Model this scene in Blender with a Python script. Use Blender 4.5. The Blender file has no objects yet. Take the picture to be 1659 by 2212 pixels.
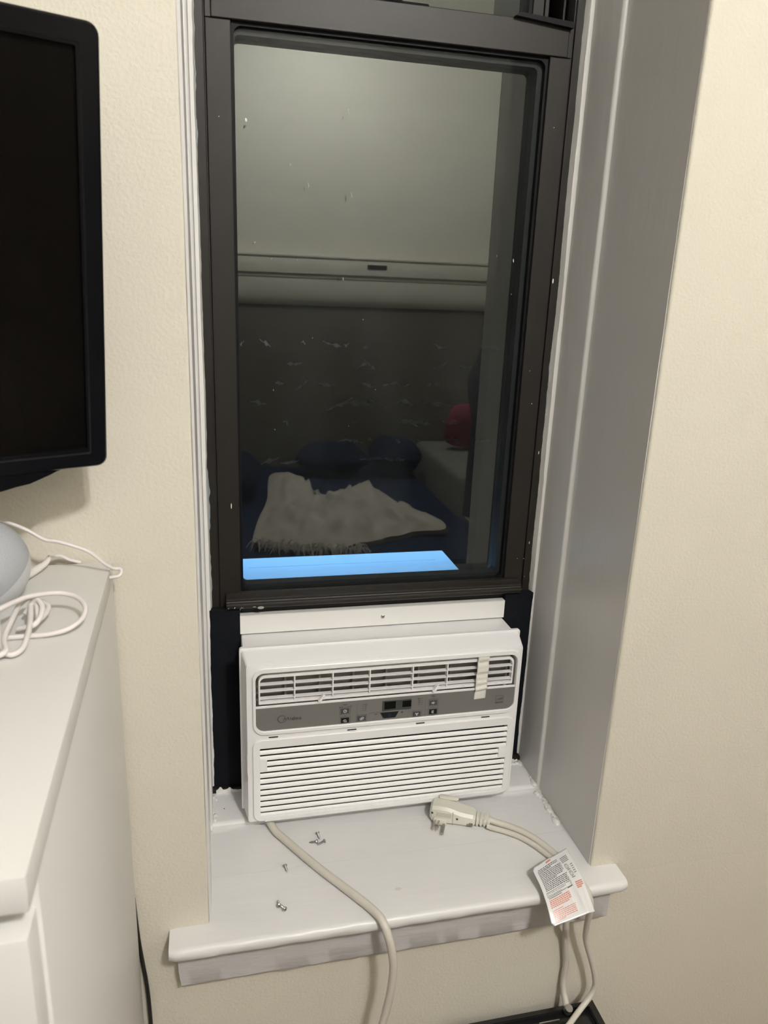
import bpy, bmesh, math, random
from mathutils import Vector, Matrix, noise

# ---------------------------------------------------------------- camera, world, exposure
sc = bpy.context.scene
COL = sc.collection
cam_d = bpy.data.cameras.new('camera')
cam = bpy.data.objects.new('camera', cam_d)
COL.objects.link(cam)
cam_d.sensor_fit = 'VERTICAL'
cam_d.sensor_height = 36.0
cam_d.sensor_width = 27.0
cam_d.lens = 1624.4 / 2212.0 * 36.0
R_ = ((0.973897, -0.029103, 0.225116), (-0.223901, -0.286201, 0.931642), (0.037315, -0.957727, -0.285247))
cam.matrix_world = Matrix(((R_[0][0], -R_[0][1], -R_[0][2], 0.0),
                           (R_[1][0], -R_[1][1], -R_[1][2], -0.889),
                           (R_[2][0], -R_[2][1], -R_[2][2], 1.554),
                           (0, 0, 0, 1)))
cam_d.dof.use_dof = True
cam_d.dof.focus_distance = 1.25
cam_d.dof.aperture_fstop = 9.0
cam_d.clip_start = 0.02
sc.camera = cam

w = bpy.data.worlds.new('night_sky')
sc.world = w
w.use_nodes = True
w.node_tree.nodes['Background'].inputs[0].default_value = (0.10, 0.22, 0.5, 1)
w.node_tree.nodes['Background'].inputs[1].default_value = 0.008

sc.view_settings.view_transform = 'Standard'
sc.view_settings.look = 'None'
sc.view_settings.gamma = 1.0
sc.view_settings.use_curve_mapping = False
sc.view_settings.exposure = 0.0
LAMP_STRENGTH = 1220.0
LAMP_COLOR = (1.0, 0.982, 0.952)
LAMP_POS = (0.60, -1.85, 2.86)
rng = random.Random(7)
PI = math.pi

# ---------------------------------------------------------------- materials
def srgb(r, g, b):
    f = lambda c: (c / 255.0) / 12.92 if c / 255.0 <= 0.04045 else ((c / 255.0 + 0.055) / 1.055) ** 2.4
    return (f(r), f(g), f(b), 1.0)

def mat(name, color, rough=0.5, metal=0.0, spec=0.5, bump=0.0, bscale=100.0, bstretch=(1, 1, 1), bdetail=3.0,
        var=0.0, vscale=5.0, emit=None, estr=0.0, coat=0.0):
    m = bpy.data.materials.new(name)
    m.use_nodes = True
    nt = m.node_tree
    p = nt.nodes['Principled BSDF']
    p.inputs['Base Color'].default_value = color
    p.inputs['Roughness'].default_value = rough
    p.inputs['Metallic'].default_value = metal
    p.inputs['Specular IOR Level'].default_value = spec
    p.inputs['Coat Weight'].default_value = coat
    if emit:
        p.inputs['Emission Color'].default_value = emit
        p.inputs['Emission Strength'].default_value = estr
    if bump or var:
        geo = nt.nodes.new('ShaderNodeNewGeometry')
        mp = nt.nodes.new('ShaderNodeMapping')
        mp.inputs['Scale'].default_value = bstretch
        nt.links.new(geo.outputs['Position'], mp.inputs['Vector'])
    if bump:
        n = nt.nodes.new('ShaderNodeTexNoise')
        n.inputs['Scale'].default_value = bscale
        n.inputs['Detail'].default_value = bdetail
        nt.links.new(mp.outputs[0], n.inputs['Vector'])
        b = nt.nodes.new('ShaderNodeBump')
        b.inputs['Strength'].default_value = bump
        b.inputs['Distance'].default_value = 0.002
        nt.links.new(n.outputs['Fac'], b.inputs['Height'])
        nt.links.new(b.outputs['Normal'], p.inputs['Normal'])
    if var:
        n2 = nt.nodes.new('ShaderNodeTexNoise')
        n2.inputs['Scale'].default_value = vscale
        n2.inputs['Detail'].default_value = 4.0
        nt.links.new(mp.outputs[0], n2.inputs['Vector'])
        mr = nt.nodes.new('ShaderNodeMapRange')
        mr.inputs['From Min'].default_value = 0.25
        mr.inputs['From Max'].default_value = 0.75
        mr.inputs['To Min'].default_value = 1.0 - var
        mr.inputs['To Max'].default_value = 1.0 + var
        nt.links.new(n2.outputs['Fac'], mr.inputs['Value'])
        mx = nt.nodes.new('ShaderNodeMix')
        mx.data_type = 'RGBA'
        mx.blend_type = 'MULTIPLY'
        mx.inputs['Factor'].default_value = 1.0
        mx.inputs['A'].default_value = color
        nt.links.new(mr.outputs['Result'], mx.inputs['B'])
        nt.links.new(mx.outputs['Result'], p.inputs['Base Color'])
    return m

M = {}
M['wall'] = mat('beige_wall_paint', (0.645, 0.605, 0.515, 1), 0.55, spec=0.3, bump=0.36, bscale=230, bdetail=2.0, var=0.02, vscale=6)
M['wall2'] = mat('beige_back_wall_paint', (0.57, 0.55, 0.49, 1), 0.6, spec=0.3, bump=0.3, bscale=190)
M['wall_shade'] = mat('painted_wall_shade', (0.105, 0.095, 0.075, 1), 0.6, bump=0.2, bscale=40, bstretch=(1, 1, 6))  # shadow below the ledge, put into the colour
M['ceiling'] = mat('ceiling_white', (0.75, 0.73, 0.68, 1), 0.8)
M['floor'] = mat('floor_wood', (0.22, 0.13, 0.07, 1), 0.45, bump=0.2, bscale=30, bstretch=(1, 12, 1), var=0.2, vscale=4)
M['trim'] = mat('white_gloss_trim_paint', (0.66, 0.645, 0.63, 1), 0.33, spec=0.5, bump=0.35, bscale=60, bstretch=(1, 1, 0.25), bdetail=4)
M['sill'] = mat('white_sill_paint', (0.70, 0.69, 0.685, 1), 0.36, spec=0.5, bump=0.5, bscale=45, bstretch=(0.35, 1, 1), bdetail=5, var=0.03, vscale=14)
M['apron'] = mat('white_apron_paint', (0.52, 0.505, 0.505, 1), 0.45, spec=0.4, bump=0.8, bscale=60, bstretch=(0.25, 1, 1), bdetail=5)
M['bronze'] = mat('dark_bronze_aluminium', (0.0150, 0.0125, 0.0100, 1), 0.45, metal=0.0, spec=0.30, bump=0.05, bscale=200, var=0.08, vscale=8)
M['groove'] = mat('black_groove', (0.006, 0.006, 0.006, 1), 0.6)
M['gasket'] = mat('black_rubber_gasket', (0.006, 0.006, 0.007, 1), 0.5, spec=0.12)
M['spacer'] = mat('dark_grey_spacer', (0.013, 0.015, 0.016, 1), 0.5, spec=0.2)
M['filler'] = mat('black_foam_filler', (0.0045, 0.0055, 0.0075, 1), 0.85, spec=0.15, bump=0.2, bscale=300)
M['smear'] = mat('dried_paint_smear', (0.20, 0.225, 0.25, 1), 0.5, bump=0.8, bscale=120)
M['speck'] = mat('paint_speck_white', (0.75, 0.73, 0.68, 1), 0.5)
M['caulk'] = mat('white_caulk', (0.78, 0.77, 0.745, 1), 0.4, bump=0.6, bscale=70, bstretch=(1, 1, 0.3))
M['plastic'] = mat('white_ac_plastic', (0.80, 0.79, 0.79, 1), 0.30, spec=0.5, coat=0.1)
M['plastic2'] = mat('white_louvre_plastic', (0.81, 0.795, 0.79, 1), 0.36)
M['cabinet'] = mat('painted_steel_white', (0.76, 0.745, 0.745, 1), 0.35)
M['flange'] = mat('painted_flange_white', (0.80, 0.785, 0.76, 1), 0.4)
M['cavity'] = mat('dark_grey_vent_interior', (0.23, 0.215, 0.195, 1), 0.6)
M['gap'] = mat('black_slot_interior', (0.012, 0.010, 0.010, 1), 0.7)
M['grey_panel'] = mat('grey_control_panel', (0.172, 0.166, 0.155, 1), 0.42, metal=0.1)
M['grey_line'] = mat('panel_print_dark', (0.09, 0.085, 0.078, 1), 0.45)
M['print'] = mat('dark_print', (0.035, 0.035, 0.035, 1), 0.5)
M['logo'] = mat('logo_embossed_grey', (0.085, 0.08, 0.07, 1), 0.35, metal=0.3)
M['btn_grey'] = mat('button_charcoal', (0.06, 0.06, 0.065, 1), 0.4)
M['btn_black'] = mat('button_black', (0.006, 0.006, 0.007, 1), 0.35)
M['icon'] = mat('icon_print_light', (0.55, 0.55, 0.55, 1), 0.5)
M['icon_blue'] = mat('icon_print_blue', (0.02, 0.05, 0.16, 1), 0.4)
M['screen'] = mat('display_black', (0.006, 0.008, 0.006, 1), 0.15)
M['display'] = mat('display_window_grey', (0.045, 0.05, 0.05, 1), 0.3)
M['tape'] = mat('masking_tape', (0.70, 0.685, 0.62, 1), 0.5, bump=0.3, bscale=160, bstretch=(1, 1, 3))
M['steel'] = mat('zinc_steel', (0.45, 0.44, 0.43, 1), 0.28, metal=1.0)
M['brass'] = mat('nickel_prong', (0.62, 0.55, 0.48, 1), 0.25, metal=1.0)
M['cord'] = mat('ivory_cord_vinyl', (0.60, 0.565, 0.50, 1), 0.38, spec=0.5)
M['plug'] = mat('ivory_plug_plastic', (0.66, 0.65, 0.57, 1), 0.4)
M['plugdark'] = mat('plug_hole_dark', (0.06, 0.055, 0.045, 1), 0.6)
M['painted_cable'] = mat('painted_over_cable', (0.55, 0.515, 0.46, 1), 0.5, bump=0.5, bscale=90)
M['paper'] = mat('laminated_white_tag', (0.74, 0.73, 0.735, 1), 0.12, spec=0.6, coat=0.6)
M['ink'] = mat('tag_black_ink', (0.07, 0.065, 0.075, 1), 0.3)
M['ink_red'] = mat('tag_red_ink', (0.60, 0.22, 0.16, 1), 0.3)
M['tv'] = mat('tv_gloss_black', (0.004, 0.004, 0.005, 1), 0.16, spec=0.22)
M['tvscreen'] = mat('tv_screen_matte_black', (0.003, 0.0025, 0.002, 1), 0.22, spec=0.10)
M['tvback'] = mat('tv_back_black', (0.012, 0.012, 0.012, 1), 0.5)
M['dresser'] = mat('white_dresser_foil', (0.68, 0.67, 0.65, 1), 0.42, spec=0.4)
M['spk_fabric'] = mat('pale_grey_speaker_fabric', (0.43, 0.45, 0.475, 1), 0.9, bump=0.8, bscale=900)
M['spk_base'] = mat('pale_grey_speaker_plastic', (0.60, 0.61, 0.63, 1), 0.5)
M['wire'] = mat('white_usb_cable', (0.70, 0.66, 0.645, 1), 0.42)
M['wireblack'] = mat('black_cable', (0.01, 0.01, 0.01, 1), 0.4)
M['boxblack'] = mat('gloss_black_box', (0.008, 0.008, 0.009, 1), 0.2)
M['navy'] = mat('navy_duvet_cotton', (0.008, 0.017, 0.044, 1), 0.85, spec=0.2, bump=0.5, bscale=220, var=0.25, vscale=12)
M['navy2'] = mat('dark_navy_pillow_cotton', (0.008, 0.013, 0.03, 1), 0.85, spec=0.2, bump=0.4, bscale=160)
M['throw'] = mat('beige_throw_wool', (0.46, 0.42, 0.385, 1), 0.95, spec=0.1, bump=1.0, bscale=260, var=0.12, vscale=20)
M['red'] = mat('red_cushion_cotton', (0.17, 0.014, 0.03, 1), 0.85)
M['redline'] = mat('cushion_pattern_white', (0.55, 0.42, 0.40, 1), 0.85)
M['greige'] = mat('greige_upholstery', (0.15, 0.145, 0.13, 1), 0.9, bump=0.4, bscale=300)
M['sheet'] = mat('white_cotton_sheet', (0.65, 0.64, 0.60, 1), 0.85)
M['coat'] = mat('black_coat_cloth', (0.006, 0.007, 0.011, 1), 0.8, spec=0.2)
M['pole'] = mat('dark_wood_pole', (0.05, 0.03, 0.02, 1), 0.4)
M['mortar'] = mat('night_dark_wall', (0.010, 0.0098, 0.0095, 1), 0.95, spec=0.05, var=0.5, vscale=6, bstretch=(0.6, 1, 6))  # near-black colour stands in for night darkness on the outside wall
M['mortar_smear'] = mat('pale_mortar_smear', (0.30, 0.32, 0.36, 1), 0.85)
M['lampmetal'] = mat('lamp_base_white', (0.7, 0.7, 0.68, 1), 0.4)
M['bulb'] = mat('lit_bulb', (1, 1, 1, 1), 0.5, emit=(*LAMP_COLOR, 1), estr=LAMP_STRENGTH)
M['added_blue_glow'] = mat('added_blue_lamp_glow', (1, 1, 1, 1), 0.5, emit=(0.22, 0.53, 1.0, 1), estr=1000.0)

def glass_material(name, ior, d0, d1):
    m = bpy.data.materials.new(name)
    m.use_nodes = True
    nt = m.node_tree
    nt.nodes.clear()
    out = nt.nodes.new('ShaderNodeOutputMaterial')
    tr = nt.nodes.new('ShaderNodeBsdfTransparent')
    tr.inputs[0].default_value = (0.90, 0.93, 0.92, 1)
    gl = nt.nodes.new('ShaderNodeBsdfGlossy')
    gl.inputs['Roughness'].default_value = 0.0
    gl.inputs['Color'].default_value = (1, 1, 0.98, 1)
    df = nt.nodes.new('ShaderNodeBsdfDiffuse')
    df.inputs[0].default_value = (0.6, 0.63, 0.66, 1)
    geo = nt.nodes.new('ShaderNodeNewGeometry')
    fr = nt.nodes.new('ShaderNodeFresnel')
    fr.inputs['IOR'].default_value = ior
    # dust haze: thin grime, thicker in cloudy spots
    mp = nt.nodes.new('ShaderNodeMapping')
    mp.inputs['Scale'].default_value = (1.0, 1.0, 0.45)
    no = nt.nodes.new('ShaderNodeTexNoise')
    no.inputs['Scale'].default_value = 9.0
    no.inputs['Detail'].default_value = 6.0
    nt.links.new(geo.outputs['Position'], mp.inputs['Vector'])
    nt.links.new(mp.outputs[0], no.inputs['Vector'])
    mr = nt.nodes.new('ShaderNodeMapRange')
    mr.inputs['From Min'].default_value = 0.45
    mr.inputs['From Max'].default_value = 0.8
    mr.inputs['To Min'].default_value = d0
    mr.inputs['To Max'].default_value = d1
    nt.links.new(no.outputs['Fac'], mr.inputs['Value'])
    m1 = nt.nodes.new('ShaderNodeMixShader')
    nt.links.new(fr.outputs[0], m1.inputs[0])
    nt.links.new(tr.outputs[0], m1.inputs[1])
    nt.links.new(gl.outputs[0], m1.inputs[2])
    m2 = nt.nodes.new('ShaderNodeMixShader')
    nt.links.new(mr.outputs[0], m2.inputs[0])
    nt.links.new(m1.outputs[0], m2.inputs[1])
    nt.links.new(df.outputs[0], m2.inputs[2])
    nt.links.new(m2.outputs[0], out.inputs[0])
    return m
M['glass'] = glass_material('window_glass', 1.28, 0.004, 0.022)
M['glass_coated'] = glass_material('coated_window_glass', 2.35, 0.006, 0.02)

# ---------------------------------------------------------------- mesh helpers
def link(name, bm, m, parent=None, smooth=False, auto=None):
    bmesh.ops.recalc_face_normals(bm, faces=bm.faces[:])
    me = bpy.data.meshes.new(name)
    bm.to_mesh(me)
    bm.free()
    for mm in (m if isinstance(m, (list, tuple)) else [m]):
        me.materials.append(mm)
    if smooth:
        for p in me.polygons:
            p.use_smooth = True
        if auto is not None:
            me.set_sharp_from_angle(angle=math.radians(auto))
    o = bpy.data.objects.new(name, me)
    COL.objects.link(o)
    if parent is not None:
        o.parent = parent
        o.matrix_parent_inverse = parent.matrix_world.inverted()
    return o

def place_origin(o, loc):
    """move a mesh object's origin to loc (world) without moving the shape"""
    d = Vector(loc)
    o.data.transform(Matrix.Translation(-d))
    o.location = d

def empty(name, loc, label, cat, group=None, kind=None):
    o = bpy.data.objects.new(name, None)
    o.empty_display_size = 0.05
    COL.objects.link(o)
    o.location = loc
    o.matrix_world = Matrix.Translation(Vector(loc))
    tag(o, label, cat, group, kind)
    return o

def tag(o, label, cat=None, group=None, kind=None):
    o['label'] = label
    if cat: o['category'] = cat
    if group: o['group'] = group
    if kind: o['kind'] = kind
    return o

def BM(): return bmesh.new()

def box(bm, x0, x1, y0, y1, z0, z1, bev=0.0, seg=2):
    r = bmesh.ops.create_cube(bm, size=1.0)
    vs = r['verts']
    for v in vs:
        v.co = Vector((x0 + (v.co.x + 0.5) * (x1 - x0), y0 + (v.co.y + 0.5) * (y1 - y0), z0 + (v.co.z + 0.5) * (z1 - z0)))
    if bev > 0:
        es = list({e for v in vs for e in v.link_edges})
        bmesh.ops.bevel(bm, geom=es, offset=bev, segments=seg, profile=0.5, affect='EDGES', clamp_overlap=True)
    return bm

def rrect(x0, x1, z0, z1, r, n=6, rb=None):
    """rounded rectangle outline in (x,z), counter-clockwise; r top corners, rb bottom corners"""
    rb = r if rb is None else rb
    pts = []
    for cx, cz, rr, a0 in ((x1 - rb, z0 + rb, rb, -90), (x1 - r, z1 - r, r, 0), (x0 + r, z1 - r, r, 90), (x0 + rb, z0 + rb, rb, 180)):
        for i in range(n + 1):
            a = math.radians(a0 + 90.0 * i / n)
            pts.append((cx + rr * math.cos(a), cz + rr * math.sin(a)))
    return pts

def plate(bm, pts, y0, y1):
    """extrude an outline in x,z from y0 (front) to y1 (back)"""
    f = [bm.verts.new((x, y0, z)) for x, z in pts]
    b = [bm.verts.new((x, y1, z)) for x, z in pts]
    n = len(pts)
    bm.faces.new(f)
    bm.faces.new(b[::-1])
    for i in range(n):
        j = (i + 1) % n
        bm.faces.new((f[i], b[i], b[j], f[j]))
    return bm

def ring(bm, outer, inner, y0, y1, ch=0.0):
    """frame between two outlines of equal point count; front at y0, back at y1; ch: chamfer of the front edges"""
    n = len(outer)
    def lerp(a, b, t): return (a[0] + (b[0] - a[0]) * t, a[1] + (b[1] - a[1]) * t)
    t = 0.0
    if ch > 0:
        d = math.hypot(outer[0][0] - inner[0][0], outer[0][1] - inner[0][1])
        t = min(0.4, ch / max(d, 1e-6))
    L = []
    L.append([bm.verts.new((x, y1, z)) for x, z in outer])
    L.append([bm.verts.new((x, y0 + ch, z)) for x, z in outer])
    if ch > 0:
        L.append([bm.verts.new((p[0], y0, p[1])) for p in (lerp(outer[i], inner[i], t) for i in range(n))])
        L.append([bm.verts.new((p[0], y0, p[1])) for p in (lerp(outer[i], inner[i], 1 - t) for i in range(n))])
    L.append([bm.verts.new((x, y0 + ch, z)) for x, z in inner])
    L.append([bm.verts.new((x, y1, z)) for x, z in inner])
    m = len(L)
    for k in range(m):
        a, b = L[k], L[(k + 1) % m]
        for i in range(n):
            j = (i + 1) % n
            bm.faces.new((a[i], a[j], b[j], b[i]))
    return bm

def prism_x(bm, prof, x0, x1):
    """extrude a (y,z) profile along x"""
    a = [bm.verts.new((x0, y, z)) for y, z in prof]
    b = [bm.verts.new((x1, y, z)) for y, z in prof]
    n = len(prof)
    bm.faces.new(a); bm.faces.new(b[::-1])
    for i in range(n):
        j = (i + 1) % n
        bm.faces.new((a[i], b[i], b[j], a[j]))
    return bm

def prism_z(bm, prof, z0, z1, steps=1, wob=None):
    """extrude an (x,y) profile along z; wob(z,i)->(dx,dy) unevenness"""
    rows = []
    for s in range(steps + 1):
        z = z0 + (z1 - z0) * s / steps
        row = []
        for i, (x, y) in enumerate(prof):
            dx, dy = wob(z, i) if wob else (0, 0)
            row.append(bm.verts.new((x + dx, y + dy, z)))
        rows.append(row)
    n = len(prof)
    bm.faces.new(rows[0]); bm.faces.new(rows[-1][::-1])
    for a, b in zip(rows, rows[1:]):
        for i in range(n):
            j = (i + 1) % n
            bm.faces.new((a[i], a[j], b[j], b[i]))
    return bm

def catmull(pts, k=8):
    P = [Vector(p) for p in pts]
    P = [P[0] * 2 - P[1]] + P + [P[-1] * 2 - P[-2]]
    out = []
    for i in range(1, len(P) - 2):
        p0, p1, p2, p3 = P[i - 1:i + 3]
        for s in range(k):
            t = s / k
            out.append(0.5 * ((2 * p1) + (p2 - p0) * t + (2 * p0 - 5 * p1 + 4 * p2 - p3) * t * t + (3 * p1 - p0 - 3 * p2 + p3) * t ** 3))
    out.append(P[-2].copy())
    return out

def tube(bm, pts, r, n=10, smooth=8, up=None, flat=1.0):
    """swept tube; r number or function of t in 0..1; flat squashes along the frame's second axis"""
    C = catmull(pts, smooth) if smooth else [Vector(p) for p in pts]
    T = []
    for i in range(len(C)):
        a = C[max(i - 1, 0)]; b = C[min(i + 1, len(C) - 1)]
        d = (b - a)
        T.append(d.normalized() if d.length > 1e-9 else Vector((0, 0, 1)))
    u = Vector(up) if up else (Vector((0, 0, 1)) if abs(T[0].z) < 0.9 else Vector((1, 0, 0)))
    rows = []
    for i, c in enumerate(C):
        t = T[i]
        u = (u - t * u.dot(t))
        u = u.normalized() if u.length > 1e-6 else t.orthogonal().normalized()
        v = t.cross(u)
        rr = r(i / (len(C) - 1)) if callable(r) else r
        rows.append([bm.verts.new(c + v * (rr * math.cos(2 * PI * k / n)) + u * (rr * flat * math.sin(2 * PI * k / n))) for k in range(n)])
    for a, b in zip(rows, rows[1:]):
        for k in range(n):
            j = (k + 1) % n
            bm.faces.new((a[k], a[j], b[j], b[k]))
    bm.faces.new(rows[0][::-1]); bm.faces.new(rows[-1])
    return bm

def lathe(bm, prof, n=24, mtx=None):
    """revolve (r,z) profile around z"""
    rows = []
    for r, z in prof:
        if r < 1e-6:
            rows.append([bm.verts.new((0, 0, z))])
        else:
            rows.append([bm.verts.new((r * math.cos(2 * PI * k / n), r * math.sin(2 * PI * k / n), z)) for k in range(n)])
    for a, b in zip(rows, rows[1:]):
        for k in range(n):
            j = (k + 1) % n
            if len(a) == 1 and len(b) == 1: continue
            if len(a) == 1: bm.faces.new((a[0], b[j], b[k]))
            elif len(b) == 1: bm.faces.new((a[k], a[j], b[0]))
            else: bm.faces.new((a[k], a[j], b[j], b[k]))
    if mtx:
        for row in rows:
            for v in row: v.co = mtx @ v.co
    return bm

def quad(bm, a, b, c, d):
    bm.faces.new([bm.verts.new(p) for p in (a, b, c, d)])

def text_mesh(name, s, x, z, y, size, m, parent, align='CENTER', depth=0.0002, sx=1.0):
    cu = bpy.data.curves.new(name, 'FONT')
    cu.body = s
    cu.size = size
    cu.align_x = align
    cu.align_y = 'CENTER'
    cu.extrude = depth
    cu.resolution_u = 3
    t = bpy.data.objects.new(name + '_curve', cu)
    COL.objects.link(t)
    bpy.context.view_layer.update()
    me = bpy.data.meshes.new_from_object(t.evaluated_get(bpy.context.evaluated_depsgraph_get()))
    bpy.data.objects.remove(t); bpy.data.curves.remove(cu)
    me.transform(Matrix.Translation((x, y, z)) @ Matrix.Rotation(PI / 2, 4, 'X') @ Matrix.Diagonal((sx, 1, 1, 1)))
    me.materials.clear(); me.materials.append(m)
    me.name = name
    o = bpy.data.objects.new(name, me)
    COL.objects.link(o)
    o.parent = parent
    o.matrix_parent_inverse = parent.matrix_world.inverted()
    return o

def struct(name, bm, m, label, cat, smooth=False, auto=None):
    o = link(name, bm, m, None, smooth, auto)
    return tag(o, label, cat, kind='structure')

# ================================================================ LARGE STRUCTURE
XL, XR = -0.0175, 0.5795         # reveal edges of the window opening
ZS = 0.675                       # top of the sill board
ZT = 2.30                        # head of the opening
RX0, RX1, RY0, RY1, RZ = -1.7, 1.95, -2.75, 0.0, 2.95

# window wall: rounded plaster returns at the opening
bm = BM()
T = 0.42
def wobble(z, i):
    return (0.0012 * noise.noise((z * 7, i * 0.01, 1.0)) + 0.0008 * noise.noise((z * 23, 0.2, 4.0)), 0)
# left of the opening, right of the opening, above, below (solid blocks butting together)
def corner(cx, s):
    r = 0.004
    pts = []
    for k in range(5):
        a = PI / 2 * k / 4
        pts.append((cx - s * (r - r * math.sin(a)), r - r * math.cos(a)))
    return pts
lp = [(RX0 - 0.1, T), (RX0 - 0.1, 0.0)] + corner(XL, 1) + [(XL, T)]
prism_z(bm, lp, 0.655, RZ, steps=60, wob=lambda z, i: wobble(z, i) if i >= 2 else (0, 0))
rp = [(RX1 + 0.1, T), (RX1 + 0.1, 0.0)] + corner(XR, -1) + [(XR, T)]
prism_z(bm, rp, 0.655, RZ, steps=60, wob=lambda z, i: (0, 0))
box(bm, XL + 0.001, XR - 0.001, 0.0, T, ZT, RZ)
box(bm, RX0 - 0.1, RX1 + 0.1, 0.0, T, 0.0, 0.655)
struct('wall_front', bm, M['wall'], 'beige textured wall around the window recess', 'wall', True, 40)

bm = BM(); box(bm, RX0 - 0.1, RX0, RY0, 0.0, 0, RZ)
struct('wall_left', bm, M['wall2'], 'beige side wall behind the television, outside the picture', 'wall')
bm = BM(); box(bm, RX1, RX1 + 0.1, RY0, 0.0, 0, RZ)
struct('wall_right', bm, M['wall2'], 'beige side wall right of the window, outside the picture', 'wall')
bm = BM(); box(bm, RX0 - 0.1, RX1 + 0.1, RY0 - 0.1, RY0, 0, RZ)
wb = struct('wall_back', bm, M['wall2'], 'pale back wall seen reflected in the upper window pane', 'wall')
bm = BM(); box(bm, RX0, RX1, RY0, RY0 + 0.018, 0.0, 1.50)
link('lower_wall_shade', bm, M['wall_shade'], wb)  # dark sheet stands in for the ledge's shadow on the lower wall
bm = BM(); prism_x(bm, [(RY0, 1.62), (RY0 + 0.070, 1.62), (RY0 + 0.068, 1.575), (RY0 + 0.064, 1.535), (RY0 + 0.058, 1.505), (RY0 + 0.050, 1.480), (RY0 + 0.040, 1.462), (RY0 + 0.028, 1.450), (RY0 + 0.014, 1.444), (RY0, 1.442)], RX0, RX1)  # underside curved to fade like the soft edge of that shadow
box(bm, RX0, RX1, RY0, RY0 + 0.074, 1.592, 1.604, 0.003)
box(bm, RX0, RX1, RY0, RY0 + 0.092, 1.695, 1.710, 0.004)
box(bm, RX0, RX1, RY0, RY0 + 0.085, 1.612, 1.695, 0.003)
rl = struct('trim_1', bm, M['wall2'], 'wide ledge rail on the back wall, reflected across the window pane', 'rail', True, 35)
bm = BM(); box(bm, 0.875, 0.985, RY0 + 0.083, RY0 + 0.089, 1.648, 1.672, 0.002)
link('dark_slot', bm, M['groove'], rl)
bm = BM(); box(bm, RX0 - 0.1, RX1 + 0.1, RY0 - 0.1, T, -0.1, 0.0)
struct('floor', bm, M['floor'], 'brown wooden floor below the picture', 'floor')
bm = BM(); box(bm, RX0 - 0.1, RX1 + 0.1, RY0 - 0.1, T, RZ, RZ + 0.1)
struct('ceiling', bm, M['ceiling'], 'white ceiling above the picture', 'ceiling')

# reveal linings (white gloss paint on the returns)
def reveal(x, s, name, label):
    bm = BM()
    def wob(z, i):
        return (0.0006 * noise.noise((z * 4, i * 3.1 + s, 0.5)), 0.0007 * noise.noise((z * 30, i * 1.7, s)) if i < 2 else 0)
    prof = [(x - s * 0.0005, 0.0005), (x + s * 0.0028, 0.0035),
            ] if s > 0 else [(x - s * 0.0030, 0.0042), (x + s * 0.0006, 0.0050)]
    prof += [ (x + s * (0.0030 if s > 0 else 0.0007), 0.21), (x - s * 0.003, 0.21)]
    prism_z(bm, prof, ZS - 0.02, ZT, steps=80, wob=wob)
    return struct(name, bm, M['trim'], label, 'jamb', True, 30)
reveal(XL, 1, 'trim_2', 'white painted narrow left side of the window recess')
reveal(XR, -1, 'trim_3', 'grey-white painted deep right side of the window recess')

# inner jamb stops with a rounded front edge
def stop(x, s, name, label):
    bm = BM()
    r = 0.0055
    prof = [(x - s * 0.001, 0.305)]
    prof.append((x - s * 0.001, 0.196))
    for k in range(7):
        a = PI / 2 * k / 6
        prof.append((x + s * (0.0075 - r + r * math.sin(a)) , 0.196 + r - r * math.cos(a)))
    prof.append((x + s * 0.0075, 0.305))
    prism_z(bm, prof, ZS + 0.004, ZT, steps=70,
            wob=lambda z, i: (0.0005 * noise.noise((z * 6, s * 2.0, 1)), 0.0006 * noise.noise((z * 18, s, 3))))
    o = struct(name, bm, M['trim'], label, 'jamb stop', True, 35)
    bm = BM()
    prof = [(x, 0.3005), (x + s * 0.004, 0.281), (x + s * 0.0125, 0.286), (x + s * 0.0150, 0.2995)]
    prism_z(bm, prof, ZS + 0.02, ZT, steps=180,
            wob=lambda z, i: (s * (0.0018 * noise.noise((z * 9, 5.0 + s, i * 0.2)) + 0.0008 * noise.noise((z * 60, s, i))), 0.0008 * noise.noise((z * 40, 2, i))))
    link('caulk_bead', bm, M['caulk'], o, True, 40)
    return o
stop(XL, 1, 'trim_4', 'white left window stop with bright rounded edge')
stop(XR, -1, 'trim_5', 'white right window stop with bright rounded edge')

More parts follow.
